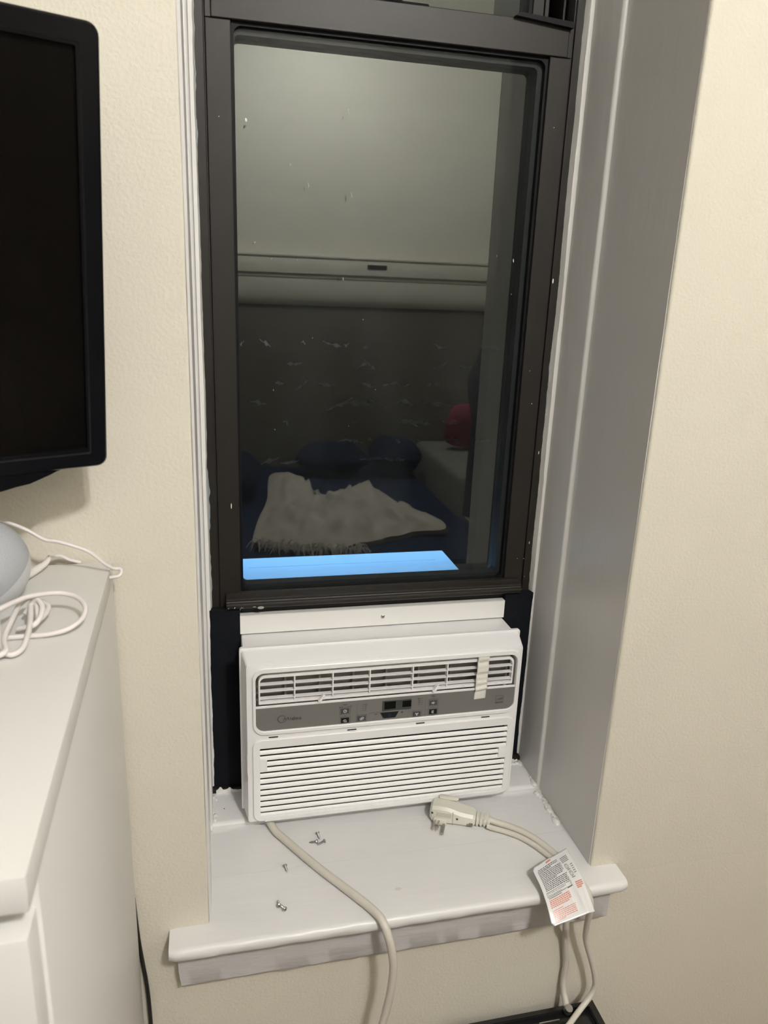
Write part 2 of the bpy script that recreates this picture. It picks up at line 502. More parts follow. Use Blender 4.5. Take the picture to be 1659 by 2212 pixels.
# sill board with horns, raised back step, apron
def sill():
    bm = BM()
    yF, xl, xr = -0.0435, -0.073, 0.624
    # outline seen from above: horn left, reveal, horn right
    prof = []
    r = 0.008
    zb = ZS - 0.020
    # cross-section (y,z) with rounded nose
    for k in range(9):
        a = PI * k / 8
        prof.append((yF + 0.009 - 0.009 * math.sin(a), ZS - 0.009 + 0.009 * math.cos(a) if k <= 4 else zb + 0.009 + 0.009 * math.cos(a)))
    N = 70
    rows = []
    full = [(0.0, ZS)] + prof + [(0.0, zb)]
    for i in range(N + 1):
        x = xl + (xr - xl) * i / N
        e = 0.0
        if i == 0 or i == N: e = 0.004
        row = []
        for k, (y, z) in enumerate(full):
            d = 0.0011 * noise.noise((x * 35, k * 0.4, 2.2))
            row.append(bm.verts.new((x, y + (d if 0 < k < len(full) - 1 else 0) + (e if 0 < k < len(full) - 1 else 0), z + (d * 0.6 if k > 0 else 0) - (0.0015 if (i in (0, N) and k < 4) else 0))))
        rows.append(row)
    n = len(full)
    bm.faces.new(rows[0]); bm.faces.new(rows[-1][::-1])
    for a, b in zip(rows, rows[1:]):
        for k in range(n):
            j = (k + 1) % n
            bm.faces.new((a[k], b[k], b[j], a[j]))
    # inner board inside the recess: two planks with a fine joint
    box(bm, XL - 0.004, XR + 0.004, -0.001, 0.0863, ZS - 0.03, ZS)
    box(bm, XL - 0.004, XR + 0.004, 0.0868, 0.21, ZS - 0.03, ZS - 0.0001)
    o = struct('trim_6', bm, M['sill'], 'white painted wooden window sill with projecting horns', 'window sill', True, 35)
    # raised step at the back under the air conditioner
    bm = BM()
    prof = [(0.196, ZS - 0.01), (0.1955, ZS + 0.006), (0.199, ZS + 0.0095), (0.203, ZS + 0.0105), (0.42, ZS + 0.0105), (0.42, ZS - 0.01)]
    prism_x(bm, prof, XL - 0.003, XR + 0.003)
    link('back_step', bm, M['sill'], o, True, 40)
    # lumpy filler and caulk crumbs in the two back corners
    bm = BM()
    def blob(x, y, z, sx, sy, sz, seed):
        r = bmesh.ops.create_icosphere(bm, subdivisions=2, radius=1.0)
        for v in r['verts']:
            k = 1 + 0.45 * noise.noise(v.co * 1.7 + Vector((seed, 0, 0)))
            v.co = Vector((x + v.co.x * sx * k, y + v.co.y * sy * k, z + v.co.z * sz * k))
    for i in range(26):
        t = rng.random()
        blob(XR - 0.004 - rng.random() * 0.006 - 0.02 * max(0, (t - .6)), 0.10 + 0.19 * t, ZS + (0.010 if t > 0.5 else 0.0), 0.003 + rng.random() * 0.004, 0.006 + rng.random() * 0.006, 0.002 + rng.random() * 0.002, i)
    for i in range(9):
        blob(0.545 + rng.random() * 0.025, 0.262 + rng.random() * 0.03, ZS + 0.011, 0.004, 0.005, 0.003, 40 + i)
    for i in range(10):
        blob(XL + 0.006 + rng.random() * 0.008, 0.205 + rng.random() * 0.08, ZS + 0.010, 0.003, 0.006, 0.002, 60 + i)
    blob(XL + 0.004, 0.196, ZS + 0.004, 0.004, 0.006, 0.005, 71)
    cr = link('corner_filler', bm, M['caulk'], o, True)
    cr['kind'] = 'stuff'
    # ragged paint edge on the dark frame sill at the left
    bm = BM()
    n = 40
    top = []
    for i in range(n + 1):
        x = -0.004 + 0.05 * i / n
        h = 0.004 + 0.006 * max(0, noise.noise((x * 130, 1.0, 0))) + 0.006 * math.exp(-((x - 0.002) / 0.006) ** 2) + 0.004 * math.exp(-((x - 0.018) / 0.008) ** 2)
        top.append((x, ZS + 0.0105 + h))
    plate(bm, [(-0.004, ZS + 0.009)] + [(0.046, ZS + 0.009)] + top[::-1], 0.274, 0.2755)
    link('ragged_paint_edge', bm, M['caulk'], o)
    bm = BM()
    for (x, y) in ((0.0087, 0.232), (0.041, 0.236)):
        lathe(bm, [(0, ZS + 0.0108), (0.0011, ZS + 0.0108), (0.0011, ZS + 0.0106)], 10, Matrix.Translation((x, y, 0)))
    link('dark_pinhole', bm, M['groove'], o)
    bm = BM()
    r = bmesh.ops.create_circle(bm, cap_ends=True, radius=1, segments=14)
    for v in r['verts']: v.co = Vector((0.263 + v.co.x * 0.0055, 0.012 + v.co.y * 0.003, ZS + 0.0004))
    link('paint_drip', bm, M['cord'], o)
    return o
sill()
bm = BM()
N = 60; rows = []
for i in range(N + 1):
    x = -0.0625 + (0.608 + 0.0625) * i / N
    row = []
    for k, (y, z) in enumerate([(0.0, 0.652), (-0.020, 0.652), (-0.0202, 0.62), (-0.0200, 0.592), (-0.016, 0.5865), (0.0, 0.5845)]):
        d = 0.0012 * noise.noise((x * 25, k, 7)) + 0.0008 * noise.noise((x * 80, k, 3))
        row.append(bm.verts.new((x + (0.003 if (i == 0 and k in (3, 4, 5)) else 0), y + (d if 0 < k < 5 else 0), z + (d if k >= 3 else 0))))
    rows.append(row)
bm.faces.new(rows[0]); bm.faces.new(rows[-1][::-1])
for a, b in zip(rows, rows[1:]):
    for k in range(6):
        j = (k + 1) % 6
        bm.faces.new((a[k], b[k], b[j], a[j]))
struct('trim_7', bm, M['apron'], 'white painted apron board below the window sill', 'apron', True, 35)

# ================================================================ WINDOW
W = empty('window_1', (0.28, 0.30, 0.9), 'dark bronze sash window with a dusty double pane', 'window', kind='structure')
YS = 0.300
def part(name, bm, m, parent, smooth=False, auto=30): return link(name, bm, m, parent, smooth, auto)
# outer tracks
for s, (a, b) in ((-1, (XL + 0.004, 0.0100)), (1, (0.5525, XR - 0.004))):
    bm = BM(); box(bm, a, b, YS - 0.001, 0.40, 0.69, ZT, 0.0012)
    tr = part('jamb_track', bm, M['bronze'], W)
    bm = BM()
    if s < 0: box(bm, 0.0100, 0.0118, YS + 0.004, 0.395, 0.69, ZT)
    else: box(bm, 0.5507, 0.5525, YS + 0.004, 0.395, 0.69, ZT)
    link('track_groove', bm, M['groove'], tr)
bm = BM(); box(bm, XL, XR, 0.30, 0.40, ZT - 0.03, ZT); part('head_track', bm, M['bronze'], W)
bm = BM(); box(bm, XL, XR, 0.276, 0.40, ZS + 0.005, ZS + 0.018, 0.001); part('frame_sill', bm, M['bronze'], W)

# lower sash
bm = BM(); box(bm, 0.0120, 0.0462, YS, 0.345, 1.03, 1.8955, 0.0012); part('sash_stile', bm, M['bronze'], W)
bm = BM(); box(bm, 0.5165, 0.5505, YS, 0.345, 1.03, 1.8955, 0.0012); part('sash_stile', bm, M['bronze'], W)
bm = BM(); box(bm, 0.0120, 0.0198, YS, 0.345, 1.8960, 1.9400, 0.0006); box(bm, 0.5435, 0.5505, YS, 0.345, 1.8960, 1.9400, 0.0006)
part('sash_corner', bm, M['bronze'], W)
bm = BM(); box(bm, 0.0201, 0.5432, YS - 0.0012, 0.345, 1.8960, 1.9405, 0.0012); part('top_rail', bm, M['bronze'], W)
bm = BM(); box(bm, 0.0463, 0.5164, YS, 0.345, 1.018, 1.0530, 0.001); part('bottom_rail', bm, M['bronze'], W)
# protruding lift rail with ridges
bm = BM()
prof = [(0.302, 1.0345), (0.282, 1.0345), (0.2775, 1.0375), (0.2755, 1.0430), (0.2765, 1.0462), (0.2790, 1.0468), (0.2800, 1.0490), (0.2790, 1.0508),
        (0.2815, 1.0528), (0.288, 1.0538), (0.294, 1.0575), (0.302, 1.0580)]
prism_x(bm, prof, 0.0217, 0.5420)
part('lift_rail', bm, M['bronze'], W, True, 25)
# rubber gasket ring and glass unit
ox0, ox1, oz0, oz1 = 0.0462, 0.5165, 1.0530, 1.8958
bm = BM()
ring(bm, rrect(ox0, ox1, oz0, oz1, 0.0005, 5), rrect(ox0 + 0.0040, ox1 - 0.0040, oz0 + 0.0045, oz1 - 0.0045, 0.011, 5), 0.3065, 0.338)
part('gasket', bm, M['gasket'], W)
gx0, gx1, gz0, gz1 = ox0 + 0.0025, ox1 - 0.0025, oz0 + 0.003, oz1 - 0.003
bm = BM()
ring(bm, rrect(gx0 + .001, gx1 - .001, gz0 + .001, gz1 - .001, 0.004, 5), rrect(gx0 + 0.0025, gx1 - 0.0095, gz0 + 0.0080, gz1 - 0.0100, 0.008, 5), 0.3165, 0.337)
part('pane_spacer', bm, M['spacer'], W)
bm = BM(); quad(bm, (gx0, 0.313, gz0), (gx1, 0.313, gz0), (gx1, 0.313, gz1), (gx0, 0.313, gz1))
pane = part('window_pane', bm, M['glass'], W)
bm = BM(); quad(bm, (gx0, 0.3375, gz0), (gx1, 0.3375, gz0), (gx1, 0.3375, gz1), (gx0, 0.3375, gz1))
part('window_pane', bm, M['glass_coated'], W)
# outer screen bars that show behind the pane on the right
bm = BM(); box(bm, 0.512, 0.545, 0.352, 0.372, 1.02, 1.93, 0.001); part('screen_frame', bm, M['spacer'], W)
bm = BM(); box(bm, 0.015, 0.050, 0.352, 0.372, 1.02, 1.93, 0.001); part('screen_frame', bm, M['spacer'], W)
# upper sash behind, its glass
bm = BM(); box(bm, 0.016, 0.050, 0.350, 0.385, 1.931, ZT - 0.03, 0.0012); part('sash_stile', bm, M['bronze'], W)
bm = BM(); box(bm, 0.5030, 0.5210, 0.350, 0.385, 1.931, ZT - 0.03, 0.0012); part('sash_stile', bm, M['bronze'], W)
bm = BM(); box(bm, 0.5225, 0.5290, 0.350, 0.385, 1.931, ZT - 0.03, 0.0008); part('track_fin', bm, M['bronze'], W)
bm = BM(); box(bm, 0.5440, 0.5475, 0.330, 0.385, 1.940, ZT - 0.03, 0.0008); part('track_fin', bm, M['bronze'], W)
bm = BM(); box(bm, 0.4975, 0.5030, 0.354, 0.380, 1.931, ZT - 0.03); part('gasket', bm, M['gasket'], W)
bm = BM(); quad(bm, (0.050, 0.360, 1.925), (0.500, 0.360, 1.925), (0.500, 0.360, ZT - 0.03), (0.050, 0.360, ZT - 0.03))
part('window_pane', bm, M['glass'], W)
bm = BM(); quad(bm, (0.050, 0.374, 1.925), (0.500, 0.374, 1.925), (0.500, 0.374, ZT - 0.03), (0.050, 0.374, ZT - 0.03))
part('window_pane', bm, M['glass_coated'], W)
# tilt latch: black plate on the right end of the top rail with a white button
bm = BM()
plate(bm, [(0.4530, 1.9405), (0.5455, 1.9330), (0.5455, 1.9410), (0.4610, 1.9455)], 0.2905, 0.330)
lt = part('tilt_latch', bm, M['gasket'], W)
bm = BM(); box(bm, 0.5100, 0.5275, 0.315, 0.335, 1.9420, 1.9500, 0.0018); link('latch_button', bm, M['plastic'], lt, True, 40)
# sash lock, left of centre on the top rail
bm = BM()
prism_x(bm, [(0.300, 1.9405), (0.340, 1.9405), (0.336, 1.947), (0.306, 1.945)], 0.252, 0.325)
lathe(bm, [(0, 1.955), (0.010, 1.955), (0.014, 1.950), (0.014, 1.944), (0, 1.944)], 18, Matrix.Translation((0.275, 0.318, 0)))
part('sash_lock', bm, M['gasket'], W, True, 30)
# paint smears along both edges of the frame
def smear(xa, s, wmax, seed, name='paint_smear'):
    bm = BM()
    prev = None
    for i in range(260):
        z = 1.02 + (2.0 - 1.02) * i / 259
        a = -0.45 * max(0, min(1, (z - 1.5) / 0.3)) + 0.25 * math.exp(-((z - 1.47) / 0.05) ** 2) + noise.noise((z * 6.0, seed, 0)) + 0.5 * noise.noise((z * 23, seed, 3)) + 0.35 * noise.noise((z * 70, seed, 5))
        wd = wmax * max(0.0, 0.10 + a)
        p = (bm.verts.new((xa, YS - 0.0018, z)), bm.verts.new((xa + s * wd, YS - 0.0016, z)))
        if prev and wd > 0.0003:
            bm.faces.new((prev[0], p[0], p[1], prev[1]))
        prev = p
    return part(name, bm, M['smear'], W)
smear(-0.003, 1, 0.0065, 2.3)
smear(0.5660, -1, 0.0035, 8.1)
# white specks of paint on glass, stiles and lift rail (flat dots)
bm = BM()
def speck(x, z, y, rx, rz, rot=0.0):
    r = bmesh.ops.create_circle(bm, cap_ends=True, radius=1, segments=9)
    c, s_ = math.cos(rot), math.sin(rot)
    for v in r['verts']:
        a, b = v.co.x * rx, v.co.y * rz
        v.co = Vector((x + a * c - b * s_, y, z + a * s_ + b * c))
GP = [(0.0660, 1.776, .0014, .0026), (0.0765, 1.612, .0012, .0016), (0.1560, 1.696, .0007, .004), (0.2210, 1.686, .0008, .005), (0.1290, 1.722, .0006, .0024), (0.2140, 1.799, .0006, .004),
      (0.2110, 1.565, .0010, .003), (0.2440, 1.505, .0008, .0010), (0.1640, 1.475, .0007, .0010), (0.4890, 1.604, .0007, .0030), (0.4900, 1.552, .0008, .0010), (0.2680, 1.395, .0006, .0010),
      (0.1030, 1.393, .0006, .0018), (0.1050, 1.330, .0006, .0014), (0.2250, 1.335, .0006, .0010), (0.1010, 1.590, .0006, .0012), (0.1400, 1.590, .0006, .0012), (0.4600, 1.610, .0006, .0020)]
for x, z, rx, rz in GP[:1] + GP[9:10]: speck(x, z, 0.3124, rx, rz, 0.15)
sp = part('paint_speck', bm, M['speck'], W); sp['kind'] = 'stuff'
bm = BM()
for x, z, rx, rz in GP[1:9] + GP[10:]: speck(x, z, 0.3124, rx, rz, 0.15)
sp = part('glass_splash', bm, mat('dull_paint_splash', (0.20, 0.20, 0.19, 1), 0.6), W); sp['kind'] = 'stuff'
bm = BM()
for x, z, y, rx, rz in [(0.028, 1.775, .2993, .0006, .0006), (0.0335, 1.208, .2993, .0008, .0048), (0.532, 1.80, .2993, .0006, .0006), (0.529, 1.43, .2993, .0006, .0007), (0.538, 1.375, .2993, .0007, .0010),
                        (0.5545, 1.575, .2980, .0012, .0040), (0.5590, 1.29, .2980, .0008, .003), (0.5545, 1.06, .2980, .0006, .0006), (0.5495, 1.095, .2975, .0006, .0007), (0.5575, 1.125, .2975, .0006, .0026), (0.538, 1.095, .2993, .0007, .0006),
                        (0.0345, 1.0385, .2768, .0006, .0006), (0.0352, 1.0402, .2764, .0006, .0006), (0.0455, 1.0388, .2767, .0006, .0006), (0.0480, 1.0389, .2767, .0006, .0006), (0.0250, 1.0385, .2768, .0006, .0006), (0.067, 1.0395, .2763, .0030, .0004)]:
    speck(x, z, y - 0.0004, rx, rz)
sp = part('paint_speck', bm, M['speck'], W); sp['kind'] = 'stuff'
bm = BM()
speck(0.0775, 1.0372, 0.2765, .0055, .0026); part('paint_blot', bm, mat('grey_paint_blot', (0.33, 0.34, 0.31, 1), 0.6), W)

# black foam fillers beside the air conditioner
for nm, a, b, lab in (('l', XL + 0.008, 0.0435, 'black foam filler strip in the gap left of the air conditioner'),
                      ('r', 0.5155, XR - 0.008, 'black foam filler strip in the gap right of the air conditioner')):
    bm = BM(); box(bm, a, b, 0.285, 0.2985, ZS + 0.016, 1.0335, 0.001)
    tag(link('foam_filler', bm, M['filler'], None), lab, 'filler strip')

# ================================================================ AIR CONDITIONER
AC = empty('air_conditioner', (0.2775, 0.2, ZS + 0.0105), 'white window air conditioner with grey control strip, standing on the sill', 'air conditioner')
YF = 0.175
fx0, fx1, fz0, fz1 = 0.0472, 0.5080, 0.6965, 0.9860
# steel cabinet running out through the window
bm = BM(); box(bm, 0.0445, 0.5150, 0.208, 0.660, ZS + 0.0105, 0.9845, 0.003)
cab = part('cabinet', bm, M['cabinet'], AC, True, 30)
bm = BM(); box(bm, 0.085, 0.490, 0.2400, 0.2425, 0.9838, 0.9856, 0.0006)
link('pressed_rib', bm, M['cabinet'], cab)
bm = BM(); box(bm, 0.075, 0.480, 0.600, 0.604, 0.9838, 0.9856, 0.0006)
link('pressed_rib', bm, M['cabinet'], cab)
# front shell: tapered sides, sloped top
bm = BM()
bx0, bx1, bz0, bz1 = 0.0410, 0.5125, 0.7000, 0.9960
F = rrect(fx0, fx1, fz0, fz1, 0.006, 4, 0.004)
Mid = rrect(fx0 - 0.0006, fx1 + 0.0006, fz0 - 0.0005, fz1 + 0.0012, 0.006, 4, 0.004)
B = rrect(bx0, bx1, bz0, bz1, 0.005, 4, 0.003)
Fi = rrect(fx0 + 0.004, fx1 - 0.004, fz0 + 0.003, fz1 - 0.004, 0.004, 4, 0.003)
rows = []
for pts, y in ((Fi, YF), (F, YF + 0.0012), (Mid, YF + 0.004), (B, 0.2085)):
    rows.append([bm.verts.new((x, y, z)) for x, z in pts])
for a, b in zip(rows, rows[1:]):
    n = len(a)
    for i in range(n):
        j = (i + 1) % n
        bm.faces.new((a[i], a[j], b[j], b[i]))
# the face has the vent opening cut out: build it as a ring from Fi to the opening
vo = rrect(0.0612, 0.4985, 0.7080, 0.9708, 0.012, 4, 0.001)
ov = [bm.verts.new((x, YF, z)) for x, z in vo]
n = len(ov)
for i in range(n):
    j = (i + 1) % n
    bm.faces.new((rows[0][i], ov[i], ov[j], rows[0][j]))
bk = [bm.verts.new((x, YF + 0.030, z)) for x, z in vo]
for i in range(n):
    j = (i + 1) % n
    bm.faces.new((ov[i], bk[i], bk[j], ov[j]))
shell = part('front_shell', bm, M['plastic'], AC, True, 28)
bm = BM(); box(bm, 0.0600, 0.4995, YF - 0.0001, YF + 0.002, 0.8385, 0.8695); part('middle_strip', bm, M['plastic'], AC)
# rear rim flange of the shell
bm = BM()
ring(bm, rrect(0.0380, 0.5150, 0.7000, 0.9990, 0.004, 4, 0.001), rrect(0.0440, 0.5090, 0.7060, 0.9900, 0.004, 4, 0.001), 0.2075, 0.2145, 0.0012)
part('rear_rim', bm, M['plastic'], AC, True, 28)
# small grip notch on the left side of the shell
bm = BM()
prism_z(bm, [(0.0466, 0.1765), (0.0466, 0.186), (0.0548, 0.1748)], 0.790, 0.826)
part('side_grip', bm, M['plastic'], AC)
# raised bezel ring around vent and control panel
bm = BM()
ring(bm, rrect(0.0563, 0.5030, 0.8610, 0.9800, 0.018, 8, 0.020), rrect(0.0610, 0.4988, 0.8680, 0.9712, 0.0135, 8, 0.014), YF - 0.0036, YF + 0.001, 0.0010)
part('bezel', bm, M['plastic'], AC, True, 28)
bm = BM(); box(bm, 0.0608, 0.4988, YF - 0.0012, YF + 0.001, 0.9090, 0.9128, 0.0005); part('bezel_bar', bm, M['plastic'], AC)
# vent cavity
bm = BM()
box(bm, 0.0612, 0.4985, YF + 0.030, YF + 0.032, 0.905, 0.975)
vc = part('vent_interior', bm, M['cavity'], AC)
for i in range(8):
    x = 0.108 + i * 0.0555
    bm = BM(); box(bm, x, x + 0.003, YF + 0.016, YF + 0.030, 0.913, 0.970)
    link('vane', bm, M['cavity'], vc)
# movable louvre: frame, blades, dividers, tabs
bm = BM()
ring(bm, rrect(0.0660, 0.4945, 0.9145, 0.9655, 0.011, 6, 0.0015), rrect(0.0682, 0.4922, 0.9188, 0.9605, 0.008, 6, 0.001), YF + 0.0020, YF + 0.0125)
lou = part('louvre', bm, M['plastic2'], AC, True, 28)
blade_me = None
for z in (0.9520, 0.9398, 0.9273):
    bm = BM()
    prism_x(bm, [(YF + 0.0025, z - 0.0044), (YF + 0.0025, z - 0.0033), (YF + 0.0105, z - 0.0033), (YF + 0.0105, z - 0.0042)], 0.0682, 0.4922)
    link('blade', bm, M['plastic2'], lou)
for x in (0.1228, 0.1844, 0.2451, 0.3175, 0.3770, 0.4375):
    bm = BM(); box(bm, x - 0.0010, x + 0.0010, YF + 0.0012, YF + 0.0115, 0.9180, 0.9610, 0.0003, 1)
    link('divider', bm, M['plastic2'], lou)
for x in (0.1640, 0.3550):
    bm = BM()
    pts = [(x - 0.0045, 0.9150), (x - 0.0005, 0.9140), (x + 0.0075, 0.9255), (x + 0.0035, 0.9262)]
    plate(bm, pts, YF - 0.0065, YF + 0.002)
    bmesh.ops.bevel(bm, geom=bm.edges[:], offset=0.0007, segments=2, affect='EDGES')
    link('louvre_tab', bm, M['plastic2'], lou, True, 40)
# control panel
CP = None
bm = BM(); plate(bm, rrect(0.0610, 0.4988, 0.8680, 0.9090, 0.0006, 6, 0.014), YF - 0.0008, YF + 0.001)
CP = part('control_panel', bm, M['grey_panel'], AC)
yP = YF - 0.0010
def cp(name, x0, x1, z0, z1, m, d=0.0004, bev=0.0):
    bm = BM(); box(bm, x0, x1, yP - d, yP + 0.0004, z0, z1, bev)
    return link(name, bm, m, CP)
BW, BH = 0.0068, 0.0046
def button(x, z, m, icon):
    bm = BM(); ring(bm, rrect(x - BW - .0022, x + BW + .0022, z - BH - .002, z + BH + .002, .001, 3), rrect(x - BW - .0018, x + BW + .0018, z - BH - .0016, z + BH + .0016, .001, 3), yP - .0001, yP + .0003)
    link('button_outline', bm, M['grey_line'], CP)
    cp('button', x - BW, x + BW, z - BH, z + BH, m, 0.0007, 0.0003)
    bm = BM()
    yi = yP - 0.0010
    def seg(x0, z0, x1, z1, wd=0.0006):
        d = Vector((x1 - x0, z1 - z0)); L = d.length or 1; nx, nz = -d.y / L * wd, d.x / L * wd
        quad(bm, (x0 + nx, yi, z0 + nz), (x1 + nx, yi, z1 + nz), (x1 - nx, yi, z1 - nz), (x0 - nx, yi, z0 - nz))
    def circ(cx, cz, r, wd=0.0005, a0=0, a1=360):
        n = 16
        for k in range(n):
            p = math.radians(a0 + (a1 - a0) * k / n); q = math.radians(a0 + (a1 - a0) * (k + 1) / n)
            quad(bm, (cx + (r - wd) * math.cos(p), yi, cz + (r - wd) * math.sin(p)), (cx + (r + wd) * math.cos(p), yi, cz + (r + wd) * math.sin(p)),
                 (cx + (r + wd) * math.cos(q), yi, cz + (r + wd) * math.sin(q)), (cx + (r - wd) * math.cos(q), yi, cz + (r - wd) * math.sin(q)))
    if icon == 'clock':
        circ(x, z, 0.0024); seg(x, z, x, z + .0015, .0003); seg(x, z, x + .0012, z, .0003)
    elif icon == 'eco':
        circ(x - .0004, z - .0012, 0.0026, .0004, 0, 180); seg(x - .002, z - .0022, x + .003, z - .0026, .0006); seg(x - .0012, z - .0008, x + .0006, z + .0012, .0004)
    elif icon == 'mode':
        circ(x - .0012, z - .0008, 0.0018, .0004); circ(x + .0014, z + .0008, .0018, .0004); seg(x - .0018, z - .0008, x - .0004, z - .0008, .0005); seg(x + .001, z + .001, x + .002, z + .001, .0004)
    elif icon == 'fan':
        for a in (30, 150, 270): seg(x, z, x + .0030 * math.cos(math.radians(a)), z + .0030 * math.sin(math.radians(a)), .0009)
    elif icon == 'filter':
        seg(x - .003, z, x - .0008, z, .0012); seg(x + .0004, z - .0024, x + .0004, z + .0024, .0005); seg(x + .001, z, x + .0032, z, .0003); seg(x - .0002, z - .0014, x - .0002, z + .0014, .0003)
    elif icon == 'moon':
        circ(x - .0002, z, .0022, .0004, 60, 300); circ(x + .0010, z, .0018, .0003, 90, 270); seg(x, z - .0008, x + .0014, z + .0002, .0003)
    link('button_icon', bm, M['icon'], CP)
def dot(x, z, r=0.0007):
    bm = BM(); c = bmesh.ops.create_circle(bm, cap_ends=True, radius=r, segments=10)
    for v in c['verts']: v.co = Vector((x + v.co.x, yP - 0.0003, z + v.co.y))
    return link('indicator_dot', bm, M['print'], CP)
def label(s, x, z, size=0.0030, m='print', al='CENTER', sx=1.0): return text_mesh('lettering', s, x, z, yP - 0.0004, size, M[m], CP, al, 0.0001, sx)
button(0.2045, 0.8917, M['btn_grey'], 'clock'); button(0.2048, 0.8745, M['btn_black'], 'eco')
button(0.2327, 0.8752, M['btn_grey'], 'mode'); button(0.3265, 0.8742, M['btn_grey'], 'fan')
button(0.3545, 0.8925, M['btn_grey'], 'filter'); button(0.3547, 0.8757, M['btn_black'], 'moon')
label('Timer', 0.2045, 0.9035); label('On', 0.1968, 0.8990); label('Off', 0.2140, 0.8996); dot(0.2000, 0.8989); dot(0.2098, 0.8993); dot(0.2048, 0.8830)
label('ECO', 0.2045, 0.8662); label('Mode', 0.2330, 0.8670)
for k in range(4):
    dot(0.2340, 0.9005 - k * 0.0036)
    dot(0.3345, 0.9028 - k * 0.0038)
for k, s in enumerate(('Auto', 'Cool', 'Dry', 'Fan')): label(s, 0.2365, 0.9005 - k * 0.0036, 0.0026, 'grey_line' if k else 'print', 'LEFT')
for k, s in enumerate(('Auto', 'High', 'Med', 'Low')): label(s, 0.3322, 0.9028 - k * 0.0038, 0.0026, 'grey_line' if k else 'print', 'RIGHT')
label('Speed', 0.3265, 0.8662); label('Filter', 0.3540, 0.9048); dot(0.3545, 0.9010); dot(0.3547, 0.8838); label('Sleep', 0.3545, 0.8680)
# thin outlines that group the buttons
for x0, x1, z0, z1 in ((0.2245, 0.2248, 0.8680, 0.9040), (0.2245, 0.2270, 0.9038, 0.9040), (0.3410, 0.3413, 0.8700, 0.9050), (0.3400, 0.3413, 0.9048, 0.9050),
                       (0.2450, 0.2453, 0.8735, 0.8835), (0.2450, 0.2640, 0.8833, 0.8835), (0.3135, 0.3138, 0.8745, 0.8845), (0.2960, 0.3138, 0.8843, 0.8845)):
    cp('panel_line', x0, x1, z0, z1, M['grey_line'], 0.0001)
cp('panel_mark', 0.2545, 0.2585, 0.8797, 0.8806, M['print'], 0.0001)
bm = BM(); ring(bm, [(0.3010 + a, 0.8797 + b) for a, b in ((0, -.0022), (.0022, 0), (0, .0022), (-.0022, 0))], [(0.3010 + a, 0.8797 + b) for a, b in ((0, -.0012), (.0012, 0), (0, .0012), (-.0012, 0))], yP - .0001, yP + .0002)
link('panel_mark', bm, M['print'], CP)
cp('display_window', 0.2668, 0.3165, 0.8848, 0.9035, M['display'], 0.0005, 0.0003)
cp('display_screen', 0.2705, 0.2895, 0.8882, 0.9018, M['screen'], 0.0007)
cp('display_screen', 0.3010, 0.3160, 0.8895, 0.9008, M['screen'], 0.0007)
bm = BM(); plate(bm, [(0.2690, 0.8725), (0.2705, 0.8718), (0.2885, 0.8718), (0.2900, 0.8725), (0.2950, 0.8822), (0.2640, 0.8822)], yP - 0.0007, yP + .0003)
link('power_button', bm, M['btn_black'], CP)
bm = BM()
for k in range(14):
    p = math.radians(120 + 300 * k / 14); q = math.radians(120 + 300 * (k + 1) / 14)
    quad(bm, *[(0.2795 + r * math.cos(a), yP - .0009, 0.8768 + r * math.sin(a)) for r, a in ((.0020, p), (.0027, p), (.0027, q), (.0020, q))])
quad(bm, (0.2792, yP - .0009, 0.8772), (0.2798, yP - .0009, 0.8772), (0.2798, yP - .0009, 0.8798), (0.2792, yP - .0009, 0.8798))
link('power_icon', bm, M['icon_blue'], CP)
# maker's lettering: a ring that runs into the M
bm = BM()
n = 30
for k in range(n):
    p = math.radians(30 + 300 * k / n); q = math.radians(30 + 300 * (k + 1) / n)
    wd = 0.0008 * (0.45 + 0.55 * abs(math.sin(math.radians(30 + 300 * k / n) * 0.5)))
    quad(bm, *[(0.1022 + r * math.cos(a), yP - .0003, 0.8872 + r * math.sin(a) * 0.95) for r, a in ((.0066 - wd, p), (.0066 + wd, p), (.0066 + wd, q), (.0066 - wd, q))])
for (xa, za, xb, zb) in ((.1038, .8838, .1070, .8893), (.1070, .8893, .1082, .8845), (.1082, .8845, .1118, .8897), (.1118, .8897, .1132, .8842)):
    quad(bm, (xa - .0006, yP - .0003, za), (xa + .0006, yP - .0003, za), (xb + .0006, yP - .0003, zb), (xb - .0006, yP - .0003, zb))
link('logo_ring', bm, M['logo'], CP)
text_mesh('logo_lettering', 'idea', 0.1148, 0.8868, yP - 0.0003, 0.0092, M['logo'], CP, 'LEFT', 0.0001, 1.28)
# square efficiency mark
bm = BM()
ring(bm, rrect(0.4655, 0.4803, 0.8800, 0.8945, 0.0002, 1), rrect(0.4659, 0.4799, 0.8804, 0.8941, 0.0002, 1), yP - .0002, yP + .0002)
box(bm, 0.4662, 0.4796, yP - .0002, yP + .0002, 0.8806, 0.8828)
for k in range(12):
    a = k / 12; b = (k + 1) / 12
    f = lambda t: 0.8862 + 0.0045 * t + 0.0016 * math.sin(t * PI)
    g = lambda t: 0.8850 + 0.0030 * t + 0.0010 * math.sin(t * 2 * PI)
    quad(bm, (0.4667 + .0120 * a, yP - .0002, g(a)), (0.4667 + .0120 * b, yP - .0002, g(b)), (0.4667 + .0120 * b, yP - .0002, f(b)), (0.4667 + .0120 * a, yP - .0002, f(a)))
link('efficiency_mark', bm, M['grey_line'], CP)
# four dark clip slots between bezel and grille
for x in (0.0885, 0.2170, 0.3340, 0.4500):
    bm = BM(); box(bm, x - 0.0075, x + 0.0075, YF - 0.0008, YF + 0.001, 0.8542, 0.8560); part('clip_slot', bm, M['gap'], AC)
